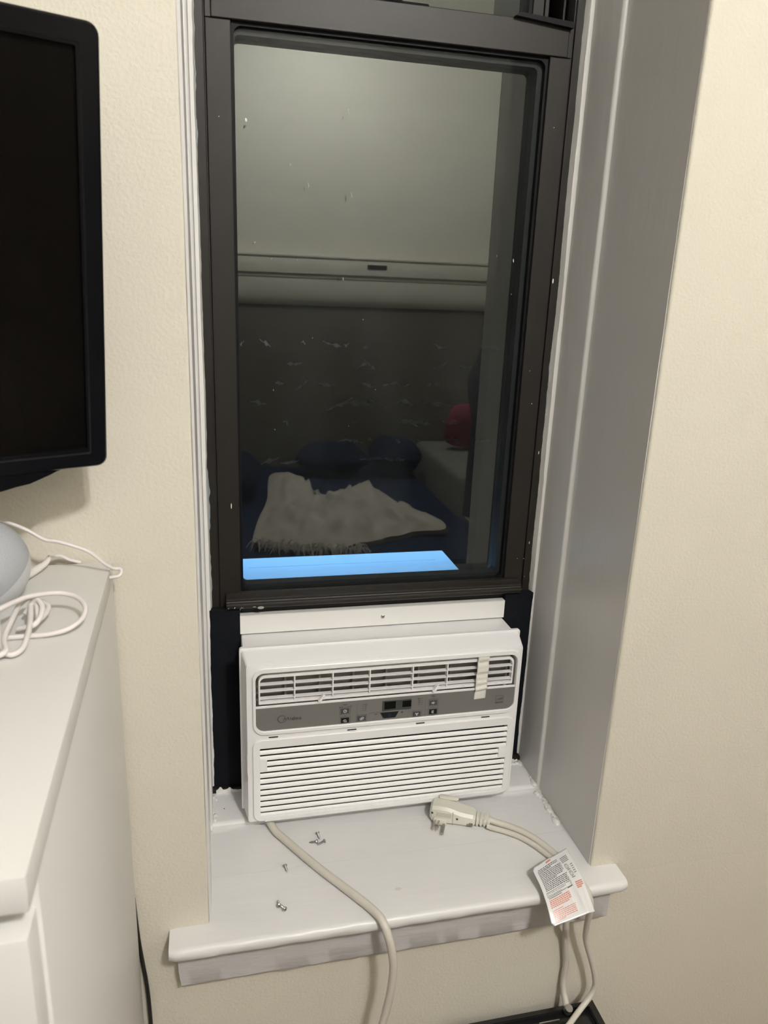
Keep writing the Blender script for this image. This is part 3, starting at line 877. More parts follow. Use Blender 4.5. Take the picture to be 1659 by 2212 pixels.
# intake grille: frame, twelve slats, dark interior
GR = None
gx0, gx1 = 0.0667, 0.4920
bm = BM()
ring(bm, rrect(0.0553, 0.5030, 0.6985, 0.8527, 0.014, 6, 0.014), rrect(gx0, gx1, 0.7085, 0.8363, 0.0015, 6, 0.001), YF - 0.0032, YF + 0.0125, 0.0009)
GR = part('intake_grille', bm, M['plastic'], AC, True, 28)
bm = BM(); box(bm, gx0 - .001, gx1 + .001, YF + 0.0115, YF + 0.0125, 0.7083, 0.8392); link('grille_interior', bm, M['gap'], GR)
pitch = (0.8362 - 0.7170) / 11
for k in range(12):
    zt = 0.8362 - k * pitch - 0.0040      # visible top of this slat
    zb = 0.8362 - (k + 1) * pitch + 0.0002
    x0, x1 = gx0, gx1
    bm = BM()
    prism_x(bm, [(YF - 0.0028, zb), (YF - 0.0032, zb + 0.0010), (YF - 0.0027, zb + 0.0024), (YF - 0.0010, zt - 0.0004), (YF - 0.0004, zt), (YF + 0.0004, zt - 0.0004), (YF - 0.0008, zb + 0.0006)], x0, x1)
    link('slat', bm, M['plastic2'], GR, True, 50)
for (x0, x1, z0, z1) in ((gx0 - .001, 0.0780, 0.8362 - 3.85 * pitch, 0.8362 - 1.88 * pitch), (0.4790, gx1 + .001, 0.8362 - 5.9 * pitch, 0.8362 - 3.9 * pitch)):
    bm = BM(); box(bm, x0, x1, YF - 0.0034, YF + 0.006, z0, z1, 0.0006); link('finger_tab', bm, M['plastic'], GR)
bm = BM(); plate(bm, rrect(0.0735, 0.4865, 0.6985, 0.7052, 0.004, 5, 0.0004), YF - 0.0046, YF - 0.003)
bmesh.ops.bevel(bm, geom=[e for e in bm.edges if all(v.co.y < YF - .004 for v in e.verts)], offset=0.0008, segments=2, affect='EDGES')
link('filter_handle', bm, M['plastic'], GR, True, 40)
bm = BM(); box(bm, gx0, gx1, YF - .0036, YF - .003, 0.7090, 0.7096); link('grille_edge_line', bm, M['plastic'], GR)
# top mounting flange and its screw
bm = BM()
box(bm, 0.0432, 0.5215, 0.2855, 0.2870, 0.9865, 1.0195, 0.0004, 1)
box(bm, 0.0432, 0.5215, 0.2855, 0.2990, 1.0185, 1.0200, 0.0004, 1)
fl = part('top_flange', bm, M['flange'], AC)
def screw_shape(bm, mtx, L=0.0125):
    prof = [(0, 0.0022), (0.0022, 0.0020), (0.0034, 0.0012), (0.0036, 0.0003), (0.0034, 0.0)]
    prof += [(0.0018, -0.0002)]
    k = 9
    for i in range(k):
        z = -0.0008 - (L - 0.004) * i / k
        prof += [(0.0019, z), (0.0014, z - (L - 0.004) / k * 0.5)]
    prof += [(0.0013, -L + 0.003), (0.0, -L)]
    return lathe(bm, prof, 14, mtx)
bm = BM(); screw_shape(bm, Matrix.Translation((0.2890, 0.2853, 1.0035)) @ Matrix.Rotation(PI / 2, 4, 'X'))
fs = link('flange_screw', bm, M['steel'], fl, True, 30)
bm = BM()
mm = Matrix.Translation((0.2890, 0.2829, 1.0035)) @ Matrix.Rotation(PI / 2, 4, 'X')
for a in (0.4, 0.4 + PI / 2):
    r4 = [Vector((sx * .0014 * math.cos(a) - sy * .00035 * math.sin(a), sx * .0014 * math.sin(a) + sy * .00035 * math.cos(a), 0.0)) for sx, sy in ((-1, -1), (1, -1), (1, 1), (-1, 1))]
    quad(bm, *[mm @ v for v in r4])
part('screw_recess', bm, M['groove'], AC)

# strip of masking tape over the louvre
bm = BM()
rows = []
n = 40
for i in range(n + 1):
    t = i / n
    z = 0.9795 - 0.0875 * t
    cx0 = 0.4284 - 0.0030 * t; cx1 = 0.4482 - 0.0022 * t
    y = YF - 0.0026
    if 0.05 < t < 0.86: y = YF - 0.0024 - 0.0010 * math.sin(t * 22) - 0.0006 * math.sin(t * 51)
    if 0.70 < t < 0.82: y -= 0.0035 * math.sin((t - .70) / .12 * PI)
    if t > 0.86: y = YF - 0.0020
    if t < 0.04: y = YF - 0.0024
    row = []
    for k in range(7):
        u = k / 6
        tw = 0.0014 * math.sin(u * 5 + t * 17) * (1 if 0.1 < t < 0.85 else 0)
        zz = z + (0.0032 * (u - .5) if 0.6 < t < 0.9 else 0.0012 * (u - .5))
        row.append(bm.verts.new((cx0 + (cx1 - cx0) * u, y - abs(tw) * 0.5, zz)))
    rows.append(row)
for a, b in zip(rows, rows[1:]):
    for k in range(6): bm.faces.new((a[k], a[k + 1], b[k + 1], b[k]))
tp = link('masking_tape', bm, M['tape'], None, True)
md = tp.modifiers.new('thickness', 'SOLIDIFY'); md.thickness = 0.0003; md.offset = 0
place_origin(tp, (0.438, YF, 0.94))
tag(tp, 'strip of pale masking tape stuck down over the air conditioner louvre', 'tape')

# ================================================================ POWER CORD, PLUG, TAG
PC = empty('power_cord', (0.44, 0.12, ZS), 'ivory power cord with test plug lying across the sill', 'power cord')
zc = ZS + 0.0068
left = [(0.0765, 0.2010, 0.6905), (0.0820, 0.186, 0.6855), (0.0915, 0.163, zc), (0.1067, 0.138, zc), (0.131, 0.098, zc), (0.1559, 0.0596, zc), (0.1780, 0.028, zc), (0.1975, 0.000, zc),
        (0.2120, -0.022, zc), (0.2215, -0.040, zc), (0.2275, -0.0525, 0.6745), (0.2310, -0.0590, 0.664), (0.2345, -0.0625, 0.6500), (0.2385, -0.0645, 0.6250), (0.2397, -0.065, 0.6050), (0.2385, -0.065, 0.580), (0.2355, -0.065, 0.5520), (0.2290, -0.065, 0.515),
        (0.220, -0.068, 0.47), (0.225, -0.085, 0.41), (0.27, -0.125, 0.37), (0.34, -0.175, 0.36), (0.40, -0.178, 0.395), (0.432, -0.164, 0.4225), (0.465, -0.136, 0.4275), (0.5090, -0.085, 0.4250), (0.545, -0.058, 0.4250), (0.573, -0.040, 0.4285), (0.5925, -0.032, 0.4420), (0.5985, -0.030, 0.4590),
        (0.5955, -0.030, 0.4800), (0.5860, -0.030, 0.5120), (0.5745, -0.030, 0.5440), (0.5660, -0.033, 0.5720), (0.5600, -0.042, 0.6050), (0.5545, -0.0525, 0.645), (0.5500, -0.0540, 0.6680), (0.5455, -0.0440, 0.6805), (0.5400, -0.020, 0.6812), (0.5350, 0.010, 0.6815),
        (0.5265, 0.0375, 0.6815), (0.5140, 0.0665, 0.6815), (0.4985, 0.0895, 0.6815), (0.4800, 0.1065, 0.6815), (0.4620, 0.1175, 0.6830), (0.4490, 0.1250, 0.6860)]
bm = BM()
def cr(t):
    return 0.0062 if t < 0.36 else (0.0062 - 0.0016 * min(1, (t - .36) / .08) if t < 0.74 else 0.0046 + 0.0014 * min(1, (t - .74) / .12))
tube(bm, left, cr, 12, 6)
part('cable', bm, M['cord'], PC, True, 60)
bm = BM()
tube(bm, [(0.5400, -0.020, 0.6795), (0.5290, 0.0080, 0.6797), (0.5190, 0.0320, 0.6797), (0.5060, 0.0590, 0.6797), (0.4900, 0.0810, 0.6797), (0.4720, 0.0965, 0.6797), (0.4540, 0.1075, 0.6805), (0.4440, 0.1135, 0.6820)], 0.0046, 10, 6)
part('cable', bm, M['cord'], PC, True, 60)
# plug body: local frame, long axis toward the cord
Po = Vector((0.3590, 0.1640, ZS))
Pd = Vector((0.4520, 0.1210, ZS)) - Po
ax = Pd.normalized(); az = Vector((0, 0, 1)); ay = az.cross(ax)
PM = Matrix((( ax.x, ay.x, 0, Po.x), (ax.y, ay.y, 0, Po.y), (0, 0, 1, Po.z), (0, 0, 0, 1)))
def pl(bm):
    for v in bm.verts: v.co = PM @ v.co
    return bm
# body sections along the axis: (s, half width, z low, z high)
secs = [(0.000, 0.013, 0.004, 0.026), (0.004, 0.0165, 0.001, 0.031), (0.014, 0.0180, 0.0005, 0.033), (0.030, 0.0178, 0.0005, 0.0325), (0.042, 0.0165, 0.0005, 0.029), (0.052, 0.0160, 0.0005, 0.026),
        (0.064, 0.0155, 0.0005, 0.0245), (0.074, 0.0140, 0.0008, 0.0230), (0.0780, 0.0115, 0.003, 0.0200)]
bm = BM(); rows = []
for s, hw, zl, zh in secs:
    c = 0.0045
    pts = [(-hw + c, zl), (hw - c, zl), (hw, zl + c), (hw, zh - c), (hw - c, zh), (-hw + c, zh), (-hw, zh - c), (-hw, zl + c)]
    rows.append([bm.verts.new((s, y, z)) for y, z in pts])
for a, b in zip(rows, rows[1:]):
    for k in range(8):
        j = (k + 1) % 8
        bm.faces.new((a[k], a[j], b[j], b[k]))
bm.faces.new(rows[0]); bm.faces.new(rows[-1][::-1])
pl(bm)
PB = part('plug_body', bm, M['plug'], PC, True, 32)
bm = BM(); box(bm, 0.012, 0.046, 0.006, 0.0155, 0.0315, 0.0375, 0.0030); pl(bm); link('plug_cap', bm, M['plug'], PB, True, 40)
bm = BM()
for k in range(4): box(bm, 0.012, 0.037, -0.0190 - .0002, -0.0176, 0.0165 + k * 0.0024, 0.0176 + k * 0.0024)
pl(bm); link('plug_ridges', bm, M['plug'], PB)
bm = BM()
box(bm, 0.0400, 0.0404, -0.0172, -0.0160, 0.002, 0.028)
for s, z, hw in ((0.0045, 0.020, 0.0172), (0.0475, 0.0150, 0.0166)):
    lathe(bm, [(0, 0.0), (0.0019, 0.0), (0.0019, -0.001)], 12, Matrix.Translation((s, -hw - 0.0002, z)) @ Matrix.Rotation(PI / 2, 4, 'X'))
for k in range(5): box(bm, 0.0645 + k * 0.0022, 0.0656 + k * 0.0022, -0.0158, -0.0150, 0.0035, 0.0085 + (k > 1) * 0.002)
pl(bm); pmk = link('plug_marking', bm, M['plugdark'], PB); pmk['kind'] = 'stuff'
bm = BM(); box(bm, 0.0075, 0.0305, -0.0245, -0.0165, 0.0025, 0.0135, 0.0022); pl(bm); face = link('prong_face', bm, M['plug'], PB, True, 40)
bm = BM(); box(bm, 0.0105, 0.0125, -0.0420, -0.0240, 0.0065, 0.0130, 0.0004); pl(bm); link('prong', bm, M['brass'], PB)
bm = BM(); box(bm, 0.0170, 0.0190, -0.0420, -0.0240, 0.0065, 0.0130, 0.0004); pl(bm); link('prong', bm, M['brass'], PB)
bm = BM(); tube(bm, [(0.0265, -0.024, 0.0062), (0.0265, -0.036, 0.0062), (0.0265, -0.0455, 0.0062), (0.0265, -0.0475, 0.0062)], lambda t: 0.0025 if t < .93 else 0.0016, 10, 3); pl(bm); link('prong', bm, M['steel'], PB, True, 40)
# ribbed strain relief
bm = BM()
for k in range(4):
    s = 0.0790 + k * 0.0062
    hw = 0.0112 - k * 0.0006
    box(bm, s, s + 0.0046, -hw, hw, 0.0030, 0.0190 - k * 0.0008, 0.0022)
box(bm, 0.0770, 0.1030, -0.0080, 0.0080, 0.0050, 0.0160, 0.0020)
pl(bm); part('strain_relief', bm, M['plug'], PC, True, 40)

# laminated warning tag wrapped on the cord, hanging over the nose of the sill
cTL, cTR, cBR, cBL = Vector((0.4715, -0.0085, 0.6965)), Vector((0.5440, 0.0215, 0.6985)), Vector((0.5420, -0.0865, 0.6790)), Vector((0.4735, -0.0865, 0.6605))
def tagp(u, v, off=0.0):
    p = (cTL * (1 - u) + cTR * u) * (1 - v) + (cBL * (1 - u) + cBR * u) * v
    nrm = ((cTR - cTL).cross(cBL - cTL)).normalized()
    if nrm.z < 0: nrm = -nrm
    b = 0.010 * math.sin(PI * min(1, v * 1.02)) * 0.75
    rid = 0.0045 * math.exp(-((u - 0.42 - 0.10 * v) / 0.13) ** 2) * (1 - v) ** 1.0
    rid += 0.0035 * math.exp(-((u - 0.62 - 0.18 * v) / 0.10) ** 2) * max(0, math.sin(PI * v)) + 0.0016 * math.exp(-((u - 0.85) / 0.06) ** 2) * v + 0.0022 * math.exp(-((u - 0.50 - 0.30 * (v - .5)) / 0.035) ** 2) * math.exp(-((v - 0.62) / 0.22) ** 2) + 0.0020 * math.exp(-((u - 0.74 - 0.25 * (v - .7)) / 0.03) ** 2) * math.exp(-((v - 0.78) / 0.18) ** 2)
    curl = 0.004 * max(0, u - 0.75) / 0.25 * v
    return p + nrm * (b + rid - curl + off)
NU, NV = 40, 44
bm = BM()
G = [[bm.verts.new(tagp(i / NU, j / NV)) for i in range(NU + 1)] for j in range(NV + 1)]
def inside(u, v):
    r = 0.10
    for cu, cv in ((r, 1 - r),):
        if u < cu and v > cv and math.hypot(u - cu, (v - cv)) > r: return False
    return not (u + v * 1.2 < 0.06)
for j in range(NV):
    for i in range(NU):
        if inside((i + .5) / NU, (j + .5) / NV):
            bm.faces.new((G[j][i], G[j][i + 1], G[j + 1][i + 1], G[j + 1][i]))
for v in [v for v in bm.verts if not v.link_faces]: bm.verts.remove(v)
tg = link('warning_tag', bm, M['paper'], None, True)
md = tg.modifiers.new('thickness', 'SOLIDIFY'); md.thickness = 0.0004; md.offset = -1
tag(tg, 'white laminated warning tag with black and red print on the plug cord', 'tag')
place_origin(tg, (0.51, -0.03, 0.68))
bpy.context.view_layer.update()
def printed(name, lines, m):
    """lines: (u0,v0,u1,v1, half thickness, words?)"""
    bm = BM()
    for u0, v0, u1, v1, th, words in lines:
        t = 0.0
        while t < 1.0:
            L = (0.05 + 0.07 * rng.random()) if words else 1.0
            t1 = min(1.0, t + L)
            k = max(2, int((t1 - t) * 16))
            for s in range(k):
                a = t + (t1 - t) * s / k; b = t + (t1 - t) * (s + 1) / k
                dx, dy = (u1 - u0), (v1 - v0)
                l_ = math.hypot(dx, dy) or 1
                nx, ny = -dy / l_ * th, dx / l_ * th
                P = []
                for q, sg in ((a, -1), (b, -1), (b, 1), (a, 1)):
                    P.append(tagp(u0 + dx * q + nx * sg, v0 + dy * q + ny * sg, 0.00025))
                quad(bm, *P)
            t = t1 + (0.018 if words else 1)
    o = link(name, bm, m, tg); o['kind'] = 'stuff'; return o
black = []
v = 0.10
for k in range(15):
    black.append((0.08 + 0.02 * (k == 0), v, 0.60 + 0.06 * rng.random() - (0.25 if k in (2, 9) else 0) + 0.05 * (k > 8), v - 0.012, 0.0062, True)); v += 0.0265
for k in range(4): black.append((0.70, 0.105 + k * 0.026, 0.90, 0.098 + k * 0.026, 0.0058, True))
for k in range(5): black.append((0.86, 0.26 + k * 0.035, 0.93, 0.256 + k * 0.035, 0.0058, True))
for a in ((0.72, 0.325, 0.82, 0.322), (0.73, 0.46, 0.84, 0.456), (0.09, 0.60, 0.40, 0.592), (0.55, 0.57, 0.68, 0.565)): black.append((*a, 0.006, True))
for (x0, y0, x1, y1) in ((0.07, 0.505, 0.66, 0.485), (0.07, 0.578, 0.66, 0.558), (0.07, 0.505, 0.07, 0.578), (0.66, 0.485, 0.66, 0.558)): black.append((x0, y0, x1, y1, 0.0035, False))
for cx, cy in ((0.755, 0.265), (0.775, 0.395)):
    for k in range(16):
        a = 2 * PI * k / 16; b = 2 * PI * (k + 1) / 16
        black.append((cx + .048 * math.cos(a), cy + .040 * math.sin(a), cx + .048 * math.cos(b), cy + .040 * math.sin(b), 0.0045, False))
    black += [(cx - .02, cy - .012, cx - .005, cy - .012, .005, False), (cx + .012, cy - .010, cx + .024, cy - .010, .005, False), (cx, cy + .018, cx + .012, cy + .018, .007, False)]
printed('black_lettering', black, M['ink'])
red = [(0.34, 0.045, 0.47, 0.040, 0.013, False)]
v = 0.635
for k in range(5): red.append((0.08, v, 0.56 - 0.05 * (k == 4), v - 0.012, 0.0085, True)); v += 0.027
for k in range(7): red.append((0.09, 0.795 + k * 0.0255, (0.62 if k not in (0, 6) else 0.34), 0.783 + k * 0.0255, 0.0065, True))
for k in range(4): red.append((0.75, 0.545 + k * 0.028, 0.96 - 0.06 * (k == 3), 0.54 + k * 0.028, 0.009, True))
printed('red_lettering', red, M['ink_red'])
# readable heading lines inside the tag's box
def tag_text(s, u0, v0, hgt, m):
    cu = bpy.data.curves.new('tag_text', 'FONT'); cu.body = s; cu.size = 1.0; cu.resolution_u = 2
    t = bpy.data.objects.new('tag_text_curve', cu); COL.objects.link(t); bpy.context.view_layer.update()
    me = bpy.data.meshes.new_from_object(t.evaluated_get(bpy.context.evaluated_depsgraph_get()))
    bpy.data.objects.remove(t); bpy.data.curves.remove(cu)
    inv = Matrix.Translation(-Vector(tg.location))
    for vv in me.vertices:
        vv.co = inv @ tagp(u0 + vv.co.x * hgt * 1.05, v0 - vv.co.y * hgt - 0.02 * vv.co.x * hgt, 0.0003)
    me.materials.append(m)
    o = bpy.data.objects.new('black_lettering', me); COL.objects.link(o); o.parent = tg
tag_text("Don't under any circumstances", 0.09, 0.533, 0.034, M['ink'])
tag_text("Remove grounding pin", 0.09, 0.566, 0.034, M['ink'])

# ================================================================ LOOSE SCREWS on the sill
def loose_screw(hx, hy, tx, ty, lab):
    h = Vector((hx, hy, ZS + 0.0036)); t = Vector((tx, ty, ZS + 0.0012))
    d = (h - t); L = 0.0135
    z = d.normalized()
    h = t + z * L
    x = z.orthogonal().normalized(); y = z.cross(x)
    m = Matrix(((x.x, y.x, z.x, h.x), (x.y, y.y, z.y, h.y), (x.z, y.z, z.z, h.z), (0, 0, 0, 1)))
    r = empty('loose_screw', (h.x, h.y, ZS), lab, 'screw', 'loose screws on the sill')
    bm = BM(); screw_shape(bm, m, L); link('shank', bm, M['steel'], r, True, 25)
    bm = BM()
    for a in (0.3, 0.3 + PI / 2):
        quad(bm, *[m @ Vector((sx * .0016 * math.cos(a) - sy * .0004 * math.sin(a), sx * .0016 * math.sin(a) + sy * .0004 * math.cos(a), 0.00228)) for sx, sy in ((-1, -1), (1, -1), (1, 1), (-1, 1))])
    link('cross_recess', bm, M['groove'], r)
loose_screw(0.1590, 0.1515, 0.1610, 0.1385, 'steel screw pointing at the room, just above the touching pair by the air conditioner')
loose_screw(0.1545, 0.1325, 0.1415, 0.1350, 'steel screw pointing left, left one of the touching pair by the air conditioner')
loose_screw(0.1668, 0.1310, 0.1545, 0.1268, 'steel screw with head to the right, right one of the touching pair')
loose_screw(0.0985, 0.0885, 0.1010, 0.0750, 'steel screw lying alone left of the cord in the middle of the sill')
loose_screw(0.0815, 0.0105, 0.0815, 0.0240, 'steel screw pointing at the window, left one of the pair nearest the front edge')
loose_screw(0.0895, 0.0020, 0.0828, 0.0142, 'steel screw with head toward the room, right one of the pair nearest the front edge')

# ================================================================ PAINTED CABLE and BLACK BOX at lower right
CX = empty('coaxial_cable', (0.545, -0.01, 0.5), 'painted-over white cable running down the wall into the black box', 'cable')
bm = BM()
tube(bm, [(0.5255, -0.0255, 0.645), (0.5315, -0.0258, 0.610), (0.5350, -0.0235, 0.585), (0.5430, -0.0120, 0.555), (0.5490, -0.0080, 0.520), (0.5530, -0.0085, 0.490), (0.5520, -0.0085, 0.462), (0.5520, -0.0150, 0.440), (0.5515, -0.0300, 0.4255)], lambda t: 0.0052 + 0.0006 * noise.noise((t * 14, 0, 0)), 10, 6)
part('cable', bm, M['painted_cable'], CX, True, 60)
bm = BM()
lathe(bm, [(0, 0.012), (0.0062, 0.012), (0.0066, 0.009), (0.0060, 0.008), (0.0066, 0.006), (0.0066, 0.0), (0, 0.0)], 16, Matrix.Translation((0.5515, -0.034, 0.4195)) @ Matrix.Rotation(0.35, 4, 'X'))
part('connector', bm, M['steel'], CX, True, 30)
BX = empty('equipment_box', (0.50, -0.10, 0.0), 'glossy black box standing under the sill against the wall', 'box')
bm = BM()
Rz = Matrix.Translation((0.606, -0.012, 0)) @ Matrix.Rotation(math.radians(-3), 4, 'Z') @ Matrix.Translation((-0.606, 0.012, 0))
box(bm, 0.330, 0.6065, -0.150, -0.018, 0.0, 0.4100, 0.004)
for v in bm.verts:
    if v.co.z > 0.40 and v.co.x > 0.60 and v.co.y < -0.03: v.co.x += 0.002
part('body', bm, M['boxblack'], BX, True, 35)
bm = BM(); ring_o = [(0.332, -0.148), (0.6050, -0.148), (0.6050, -0.020), (0.332, -0.020)]; ring_i = [(0.345, -0.136), (0.592, -0.136), (0.592, -0.030), (0.345, -0.030)]
vo_ = [bm.verts.new((x, y, 0.4165)) for x, y in ring_o]; vi_ = [bm.verts.new((x, y, 0.4165)) for x, y in ring_i]
vo2 = [bm.verts.new((x, y, 0.4095)) for x, y in ring_o]; vi2 = [bm.verts.new((x, y, 0.4095)) for x, y in ring_i]
for i in range(4):
    j = (i + 1) % 4
    bm.faces.new((vo_[i], vo_[j], vi_[j], vi_[i])); bm.faces.new((vo_[i], vo2[i], vo2[j], vo_[j])); bm.faces.new((vi_[i], vi_[j], vi2[j], vi2[i])); bm.faces.new((vo2[i], vi2[i], vi2[j], vo2[j]))
bmesh.ops.bevel(bm, geom=[e for e in bm.edges if all(v.co.z > .416 for v in e.verts)], offset=0.0015, segments=2, affect='EDGES')
part('top_rim', bm, M['boxblack'], BX, True, 35)
bm = BM(); box(bm, 0.500, 0.536, -0.0405, -0.0385, 0.4095, 0.4120); part('metal_strip', bm, M['steel'], BX)

# ================================================================ DRESSER
DA = math.radians(-1.0)
DR = empty('dresser', (-0.115, -0.0075, 0.0), 'tall white chest of drawers beside the window', 'dresser')
D0 = Matrix.Translation((-0.115, -0.0075, 0)) @ Matrix.Rotation(math.radians(1.0), 4, 'Z')
def dpart(name, m, *boxes, parent=None, bev=0.0008):
    bm = BM()
    for b in boxes: box(bm, *b, bev)
    for v in bm.verts: v.co = D0 @ v.co
    return link(name, bm, m, parent or DR, True, 30)
DT = 1.2326
dpart('top_panel', M['dresser'], (-0.80, 0.0, -0.505, 0.0, DT - 0.0245, DT))
dpart('side_panel', M['dresser'], (-0.018, 0.0, -0.480, 0.0, 0.0, DT - 0.0246))
dpart('side_panel', M['dresser'], (-0.7995, -0.782, -0.480, 0.0, 0.0, DT - 0.0246))
dpart('back_panel', M['dresser'], (-0.782, -0.018, -0.008, 0.0, 0.02, DT - 0.029))
dpart('plinth', M['dresser'], (-0.782, -0.018, -0.47, -0.455, 0.0, 0.06))
zt = DT - 0.0435
for k in range(6):
    h = 0.176
    f = dpart('drawer', M['dresser'], (-0.797, -0.0025, -0.505, -0.462, zt - h, zt), bev=0.002)
    dpart('drawer_box', M['dresser'], (-0.770, -0.050, -0.462, -0.02, zt - h + 0.02, zt + 0.004), parent=f)
    zt -= h + 0.0205

# black cable hanging beside the dresser
BC = BM()
tube(BC, [(-0.118, -0.0035, 0.74), (-0.1150, -0.0035, 0.67), (-0.1115, -0.0040, 0.628), (-0.1080, -0.005, 0.590), (-0.1060, -0.006, 0.54), (-0.1055, -0.006, 0.45), (-0.105, -0.010, 0.3), (-0.11, -0.02, 0.02), (-0.10, -0.05, 0.004)], 0.0028, 8, 6)
tag(link('black_cable', BC, M['wireblack'], None, True, 60), 'thin black cable hanging between the dresser and the wall', 'cable')

# ================================================================ TELEVISION on a wall arm
yaw = math.radians(23.9); tilt = math.radians(10.5); roll = math.radians(-0.5)
hx = Vector((math.cos(yaw), math.sin(yaw), 0)); nn = Vector((hx.y, -hx.x, 0))
up = Vector((0, 0, 1)) * math.cos(tilt) + nn * math.sin(tilt)
up2 = up * math.cos(roll) + hx * math.sin(roll)
h2 = hx * math.cos(roll) - up * math.sin(roll)
nf = h2.cross(up2)          # points toward the room
br = Vector((-0.1022, -0.085, 1.554 - 0.1866))
TVM = Matrix(((h2.x, -nf.x, up2.x, br.x), (h2.y, -nf.y, up2.y, br.y), (h2.z, -nf.z, up2.z, br.z), (0, 0, 0, 1)))
HT, WT = 0.3915, 0.655
TV = empty('television', TVM @ Vector((-WT / 2, 0.04, HT / 2)), 'black flat television on a wall arm, partly outside the left edge', 'television')
def tvp(name, bm, m, parent=None, sm=True, auto=30):
    for v in bm.verts: v.co = TVM @ v.co
    return link(name, bm, m, parent or TV, sm, auto)
bm = BM()
ring(bm, rrect(-WT, 0.0, 0.0, HT, 0.010, 6), rrect(-WT + 0.0175, -0.0175, 0.0165, HT - 0.0175, 0.001, 6), 0.0, 0.022, 0.002)
tvp('bezel', bm, M['tv'])
bm = BM()
ring(bm, rrect(-WT + 0.0172, -0.0172, 0.0163, HT - 0.0172, 0.001, 1), rrect(-WT + 0.0190, -0.0190, 0.0200, HT - 0.0190, 0.001, 1), 0.0015, 0.010)
tvp('inner_bezel', bm, M['tv'])
bm = BM(); box(bm, -WT + 0.017, -0.017, 0.006, 0.012, 0.016, HT - 0.017); tvp('screen', bm, M['tvscreen'])
bm = BM()
pts = [(-0.135, -0.0185), (-0.10, -0.0175), (-0.075, -0.0120), (-0.055, -0.0045), (-0.038, 0.001)]
pts = [(-WT / 2, -0.022), (-0.20, -0.021)] + pts
pts = pts + [(-0.038, 0.006), (-WT + 0.038, 0.006)] + [(-WT - p[0], p[1]) for p in pts[::-1][:-1]]
plate(bm, pts, 0.003, 0.020)
bmesh.ops.bevel(bm, geom=[e for e in bm.edges if all(v.co.y < .004 for v in e.verts)], offset=0.002, segments=2, affect='EDGES')
tvp('chin', bm, M['tv'])
bm = BM(); box(bm, -WT + 0.04, -0.04, 0.022, 0.052, 0.03, HT - 0.03, 0.010); tvp('back_cover', bm, M['tvback'])
bm = BM(); box(bm, -WT / 2 - 0.06, -WT / 2 + 0.06, 0.052, 0.060, HT / 2 - 0.06, HT / 2 + 0.06, 0.002); tvp('mount_plate', bm, M['tvback'])
bm = BM()
c = TVM @ Vector((-WT / 2, 0.060, HT / 2))
tube(bm, [c, c + Vector((0.02, 0.05, -0.01)), Vector((c.x + 0.05, -0.015, c.z - 0.01))], 0.014, 10, 5)
box(bm, c.x + 0.02, c.x + 0.08, -0.014, -0.0005, c.z - 0.10, c.z + 0.08, 0.003)
part('wall_arm', bm, M['tvback'], TV, True, 35)

# ================================================================ SPEAKER and WHITE CABLES on the dresser
SR = 0.0478
SC = Vector((-0.2255, -0.121, DT + 0.0425))
SP = empty('smart_speaker', (SC.x, SC.y, DT), 'pale grey round smart speaker at the left edge of the dresser top', 'speaker')
tiltm = Matrix.Translation(SC) @ Matrix.Rotation(math.radians(-28), 4, 'Y') @ Matrix.Rotation(math.radians(22), 4, 'X')
bm = BM()
prof = []
for k in range(0, 25):
    a = PI / 2 - (PI * 0.60) * k / 24
    prof.append((SR * math.cos(a), SR * math.sin(a)))
lathe(bm, prof, 48, tiltm); part('fabric_dome', bm, M['spk_fabric'], SP, True)
bm = BM()
prof = []
for k in range(0, 13):
    a = PI / 2 - PI * 0.60 - (PI * 0.40 - 0.3) * k / 12
    prof.append((SR * 1.002 * math.cos(a), SR * 1.002 * math.sin(a)))
prof.append((0, prof[-1][1]))
lathe(bm, prof, 48, tiltm)
for v in bm.verts:
    if v.co.z < DT + 0.0005: v.co.z = DT + 0.0005
part('base', bm, M['spk_base'], SP, True)

def wire(name, pts, r, lab, cat='cable', m='wire', n=10):
    bm = BM(); tube(bm, pts, r, n, 7)
    o = link(name, bm, M[m], None, True, 60)
    return tag(o, lab, cat)
wire('white_cable', [(-0.330, -0.050, 1.318), (-0.270, -0.050, 1.310), (-0.2193, -0.050, 1.3000), (-0.1960, -0.050, 1.2900), (-0.1775, -0.050, 1.2776), (-0.1640, -0.050, 1.2745), (-0.1440, -0.050, 1.2670), (-0.1310, -0.050, 1.2600),
                     (-0.1170, -0.046, 1.2445), (-0.1090, -0.042, 1.2372), (-0.1030, -0.040, 1.2358), (-0.1005, -0.043, 1.2335), (-0.1025, -0.047, 1.2300), (-0.1085, -0.048, 1.2290), (-0.1128, -0.048, 1.2285)], 0.0021,
     'white cable swooping above the speaker to the back corner of the dresser')
CB = empty('charging_cable', (-0.170, -0.19, DT), 'white charging cable knotted and looped on the dresser top', 'cable')
zw = DT + 0.0025
bm = BM()
tube(bm, [(-0.240, -0.236, 1.245), (-0.210, -0.218, 1.256), (-0.1885, -0.1997, 1.262), (-0.1798, -0.1862, 1.262), (-0.1702, -0.1743, 1.262), (-0.1580, -0.1645, 1.260), (-0.1449, -0.1568, 1.257), (-0.1297, -0.1611, 1.254), (-0.1197, -0.1769, 1.250), (-0.1208, -0.1902, 1.244),
          (-0.1311, -0.2005, 1.239), (-0.1466, -0.2048, 1.2365), (-0.1666, -0.2046, 1.2355), (-0.185, -0.2060, zw + .0005), (-0.205, -0.2090, zw), (-0.24, -0.217, zw)], 0.0025, 10, 7)
part('cable_loop', bm, M['wire'], CB, True, 60)
bm = BM()
